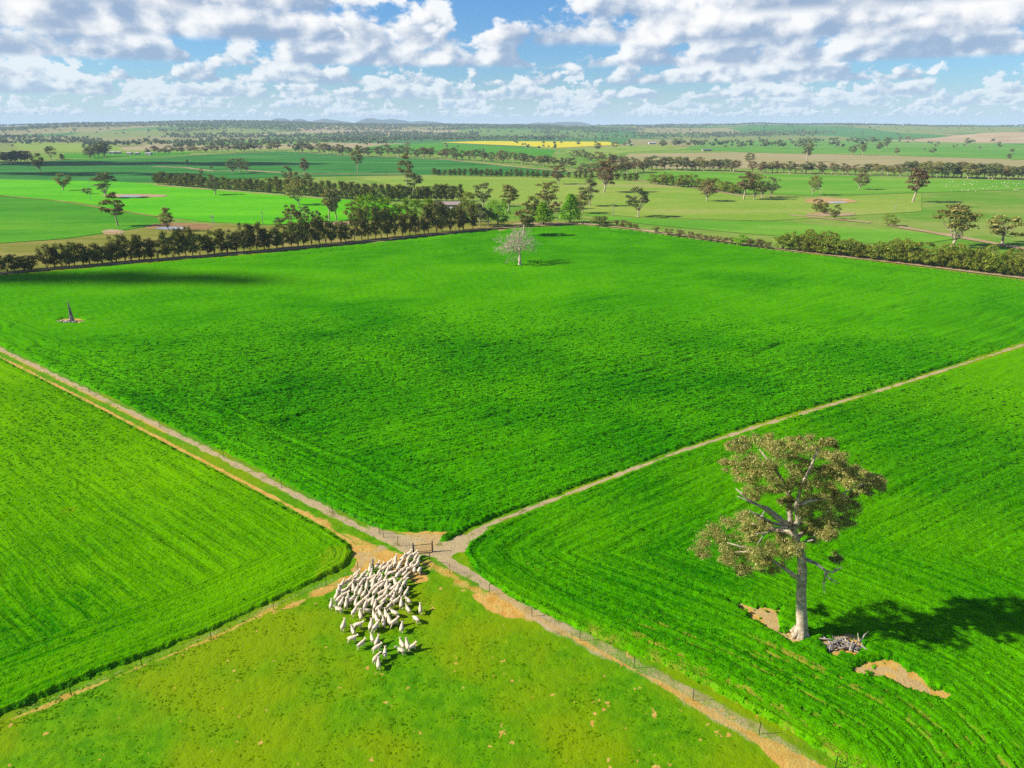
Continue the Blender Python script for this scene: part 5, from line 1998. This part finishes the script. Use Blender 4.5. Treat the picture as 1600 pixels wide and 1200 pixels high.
# the packed mob
MOB = [gp(*p) for p in [(521, 950), (524, 935), (536, 918), (556, 904), (585, 892), (612, 880), (636, 872), (650, 872), (655, 884), (642, 900), (630, 922), (628, 940), (618, 952), (598, 958), (560, 955), (532, 952)]]
mx = [p[0] for p in MOB]
my = [p[1] for p in MOB]
got = [Vector(gp(s[0], s[1])) for s in strag]
fwd = Vector((math.cos(R(68)), math.sin(R(68))))
side = Vector((-fwd.y, fwd.x))
n_mob = 0
for trial in range(9000):
    p = Vector((srnd.uniform(min(mx), max(mx)), srnd.uniform(min(my), max(my))))
    if not inside(np.array([p.x]), np.array([p.y]), MOB)[0]:
        continue
    okk = True
    for q in got:
        d = p - q
        if (d.dot(fwd) / .95) ** 2 + (d.dot(side) / .50) ** 2 < 1:
            okk = False
            break
    if okk:
        got.append(p)
        put_sheep(p.x, p.y, 66 + srnd.gauss(0, 20), srnd.choice(['up', 'up', 'walk', 'walk', 'level', 'left', 'right']), 'cream-white sheep packed flank to flank in the mob below the gate', 'sheep packed in the mob', 1.0)
        n_mob += 1
# far flock on the right
for i in range(58):
    x = 1478 + 125 * srnd.random()
    y = 283 + 16 * srnd.random() ** 1.3 + (x - 1478) * .02
    put_sheep(*gp(x, y), srnd.choice([0, 180]) + srnd.uniform(-40, 40), srnd.choice(['level', 'down', 'down']), 'tiny white sheep of the distant flock grazing below the right tree belt', 'distant flock at the right', 1.15)
print('mob', n_mob)

# ------------------------------------------------------------------ low broken clouds, left of the view, whose shadows cross the paddocks
CLOUD_M = simple_mat('cloud_white', (.8, .8, .8), (.85, .85, .86), .01, 1.0, 0.0)


def cloud(cx, cy, hx, hy, n, rr, seed, alt=900.0):
    """heap of puffs with a flat base; its shadow falls round the ground pixel (cx, cy), hx by hy metres either way"""
    g = np.random.default_rng(seed)
    X, Y = gp(cx, cy)
    c = Vector((X, Y, 0)) + TO_SUN * (alt / TO_SUN.z)
    base_v, base_f = [], []
    m, k = 8, 5
    for j in range(k + 1):
        th = math.pi * j / k
        for i in range(m):
            base_v.append((math.sin(th) * math.cos(2 * math.pi * i / m), math.sin(th) * math.sin(2 * math.pi * i / m), math.cos(th)))
    for j in range(k):
        for i in range(m):
            base_f.append([j * m + i, (j + 1) * m + i, (j + 1) * m + (i + 1) % m, j * m + (i + 1) % m])
    bv, bf = np.array(base_v), np.array(base_f)
    Vs, Fs = [], []
    for q in range(n):
        a, d = g.uniform(0, 6.283), math.sqrt(g.uniform())
        r = g.uniform(*rr)
        p = np.array([d * hx * math.cos(a), d * hy * math.sin(a), g.uniform(0, r)])
        V = bv * r * (1 + .18 * g.normal(size=(len(bv), 1)))
        V[:, 2] = np.maximum(V[:, 2] * .8, -.25 * r)
        Vs.append(V + p)
        Fs.append(bf + q * len(bv))
    o = obj('cloud', np_mesh('cloud', np.concatenate(Vs), np.concatenate(Fs)), CLOUD_M)
    o.location = c
    tag(o, kind='structure')


cloud(40, 437, 105, 7, 60, (5, 9), 1)
cloud(120, 256, 330, 55, 40, (16, 40), 4)
cloud(20, 272, 200, 26, 22, (10, 24), 5)

# ------------------------------------------------------------------ air
def build_haze():
    o = obj('haze', MB().box((0, 20000, 116), (64000, 64000, 236)).mesh('haze'))
    m = bpy.data.materials.new('air')
    m.use_nodes = True
    t = NT(m.node_tree)
    t.n.clear()
    out = t.node('ShaderNodeOutputMaterial')
    pv = t.node('ShaderNodeVolumePrincipled')
    pv.inputs['Color'].default_value = (.62, .82, 1.0, 1)
    pv.inputs['Density'].default_value = 6.2e-5
    pv.inputs['Anisotropy'].default_value = 0.0
    t.l.new(pv.outputs[0], out.inputs['Volume'])
    o.data.materials.append(m)
    tag(o, 'pale blue haze of the air over the plain', 'haze', kind='stuff')


build_haze()
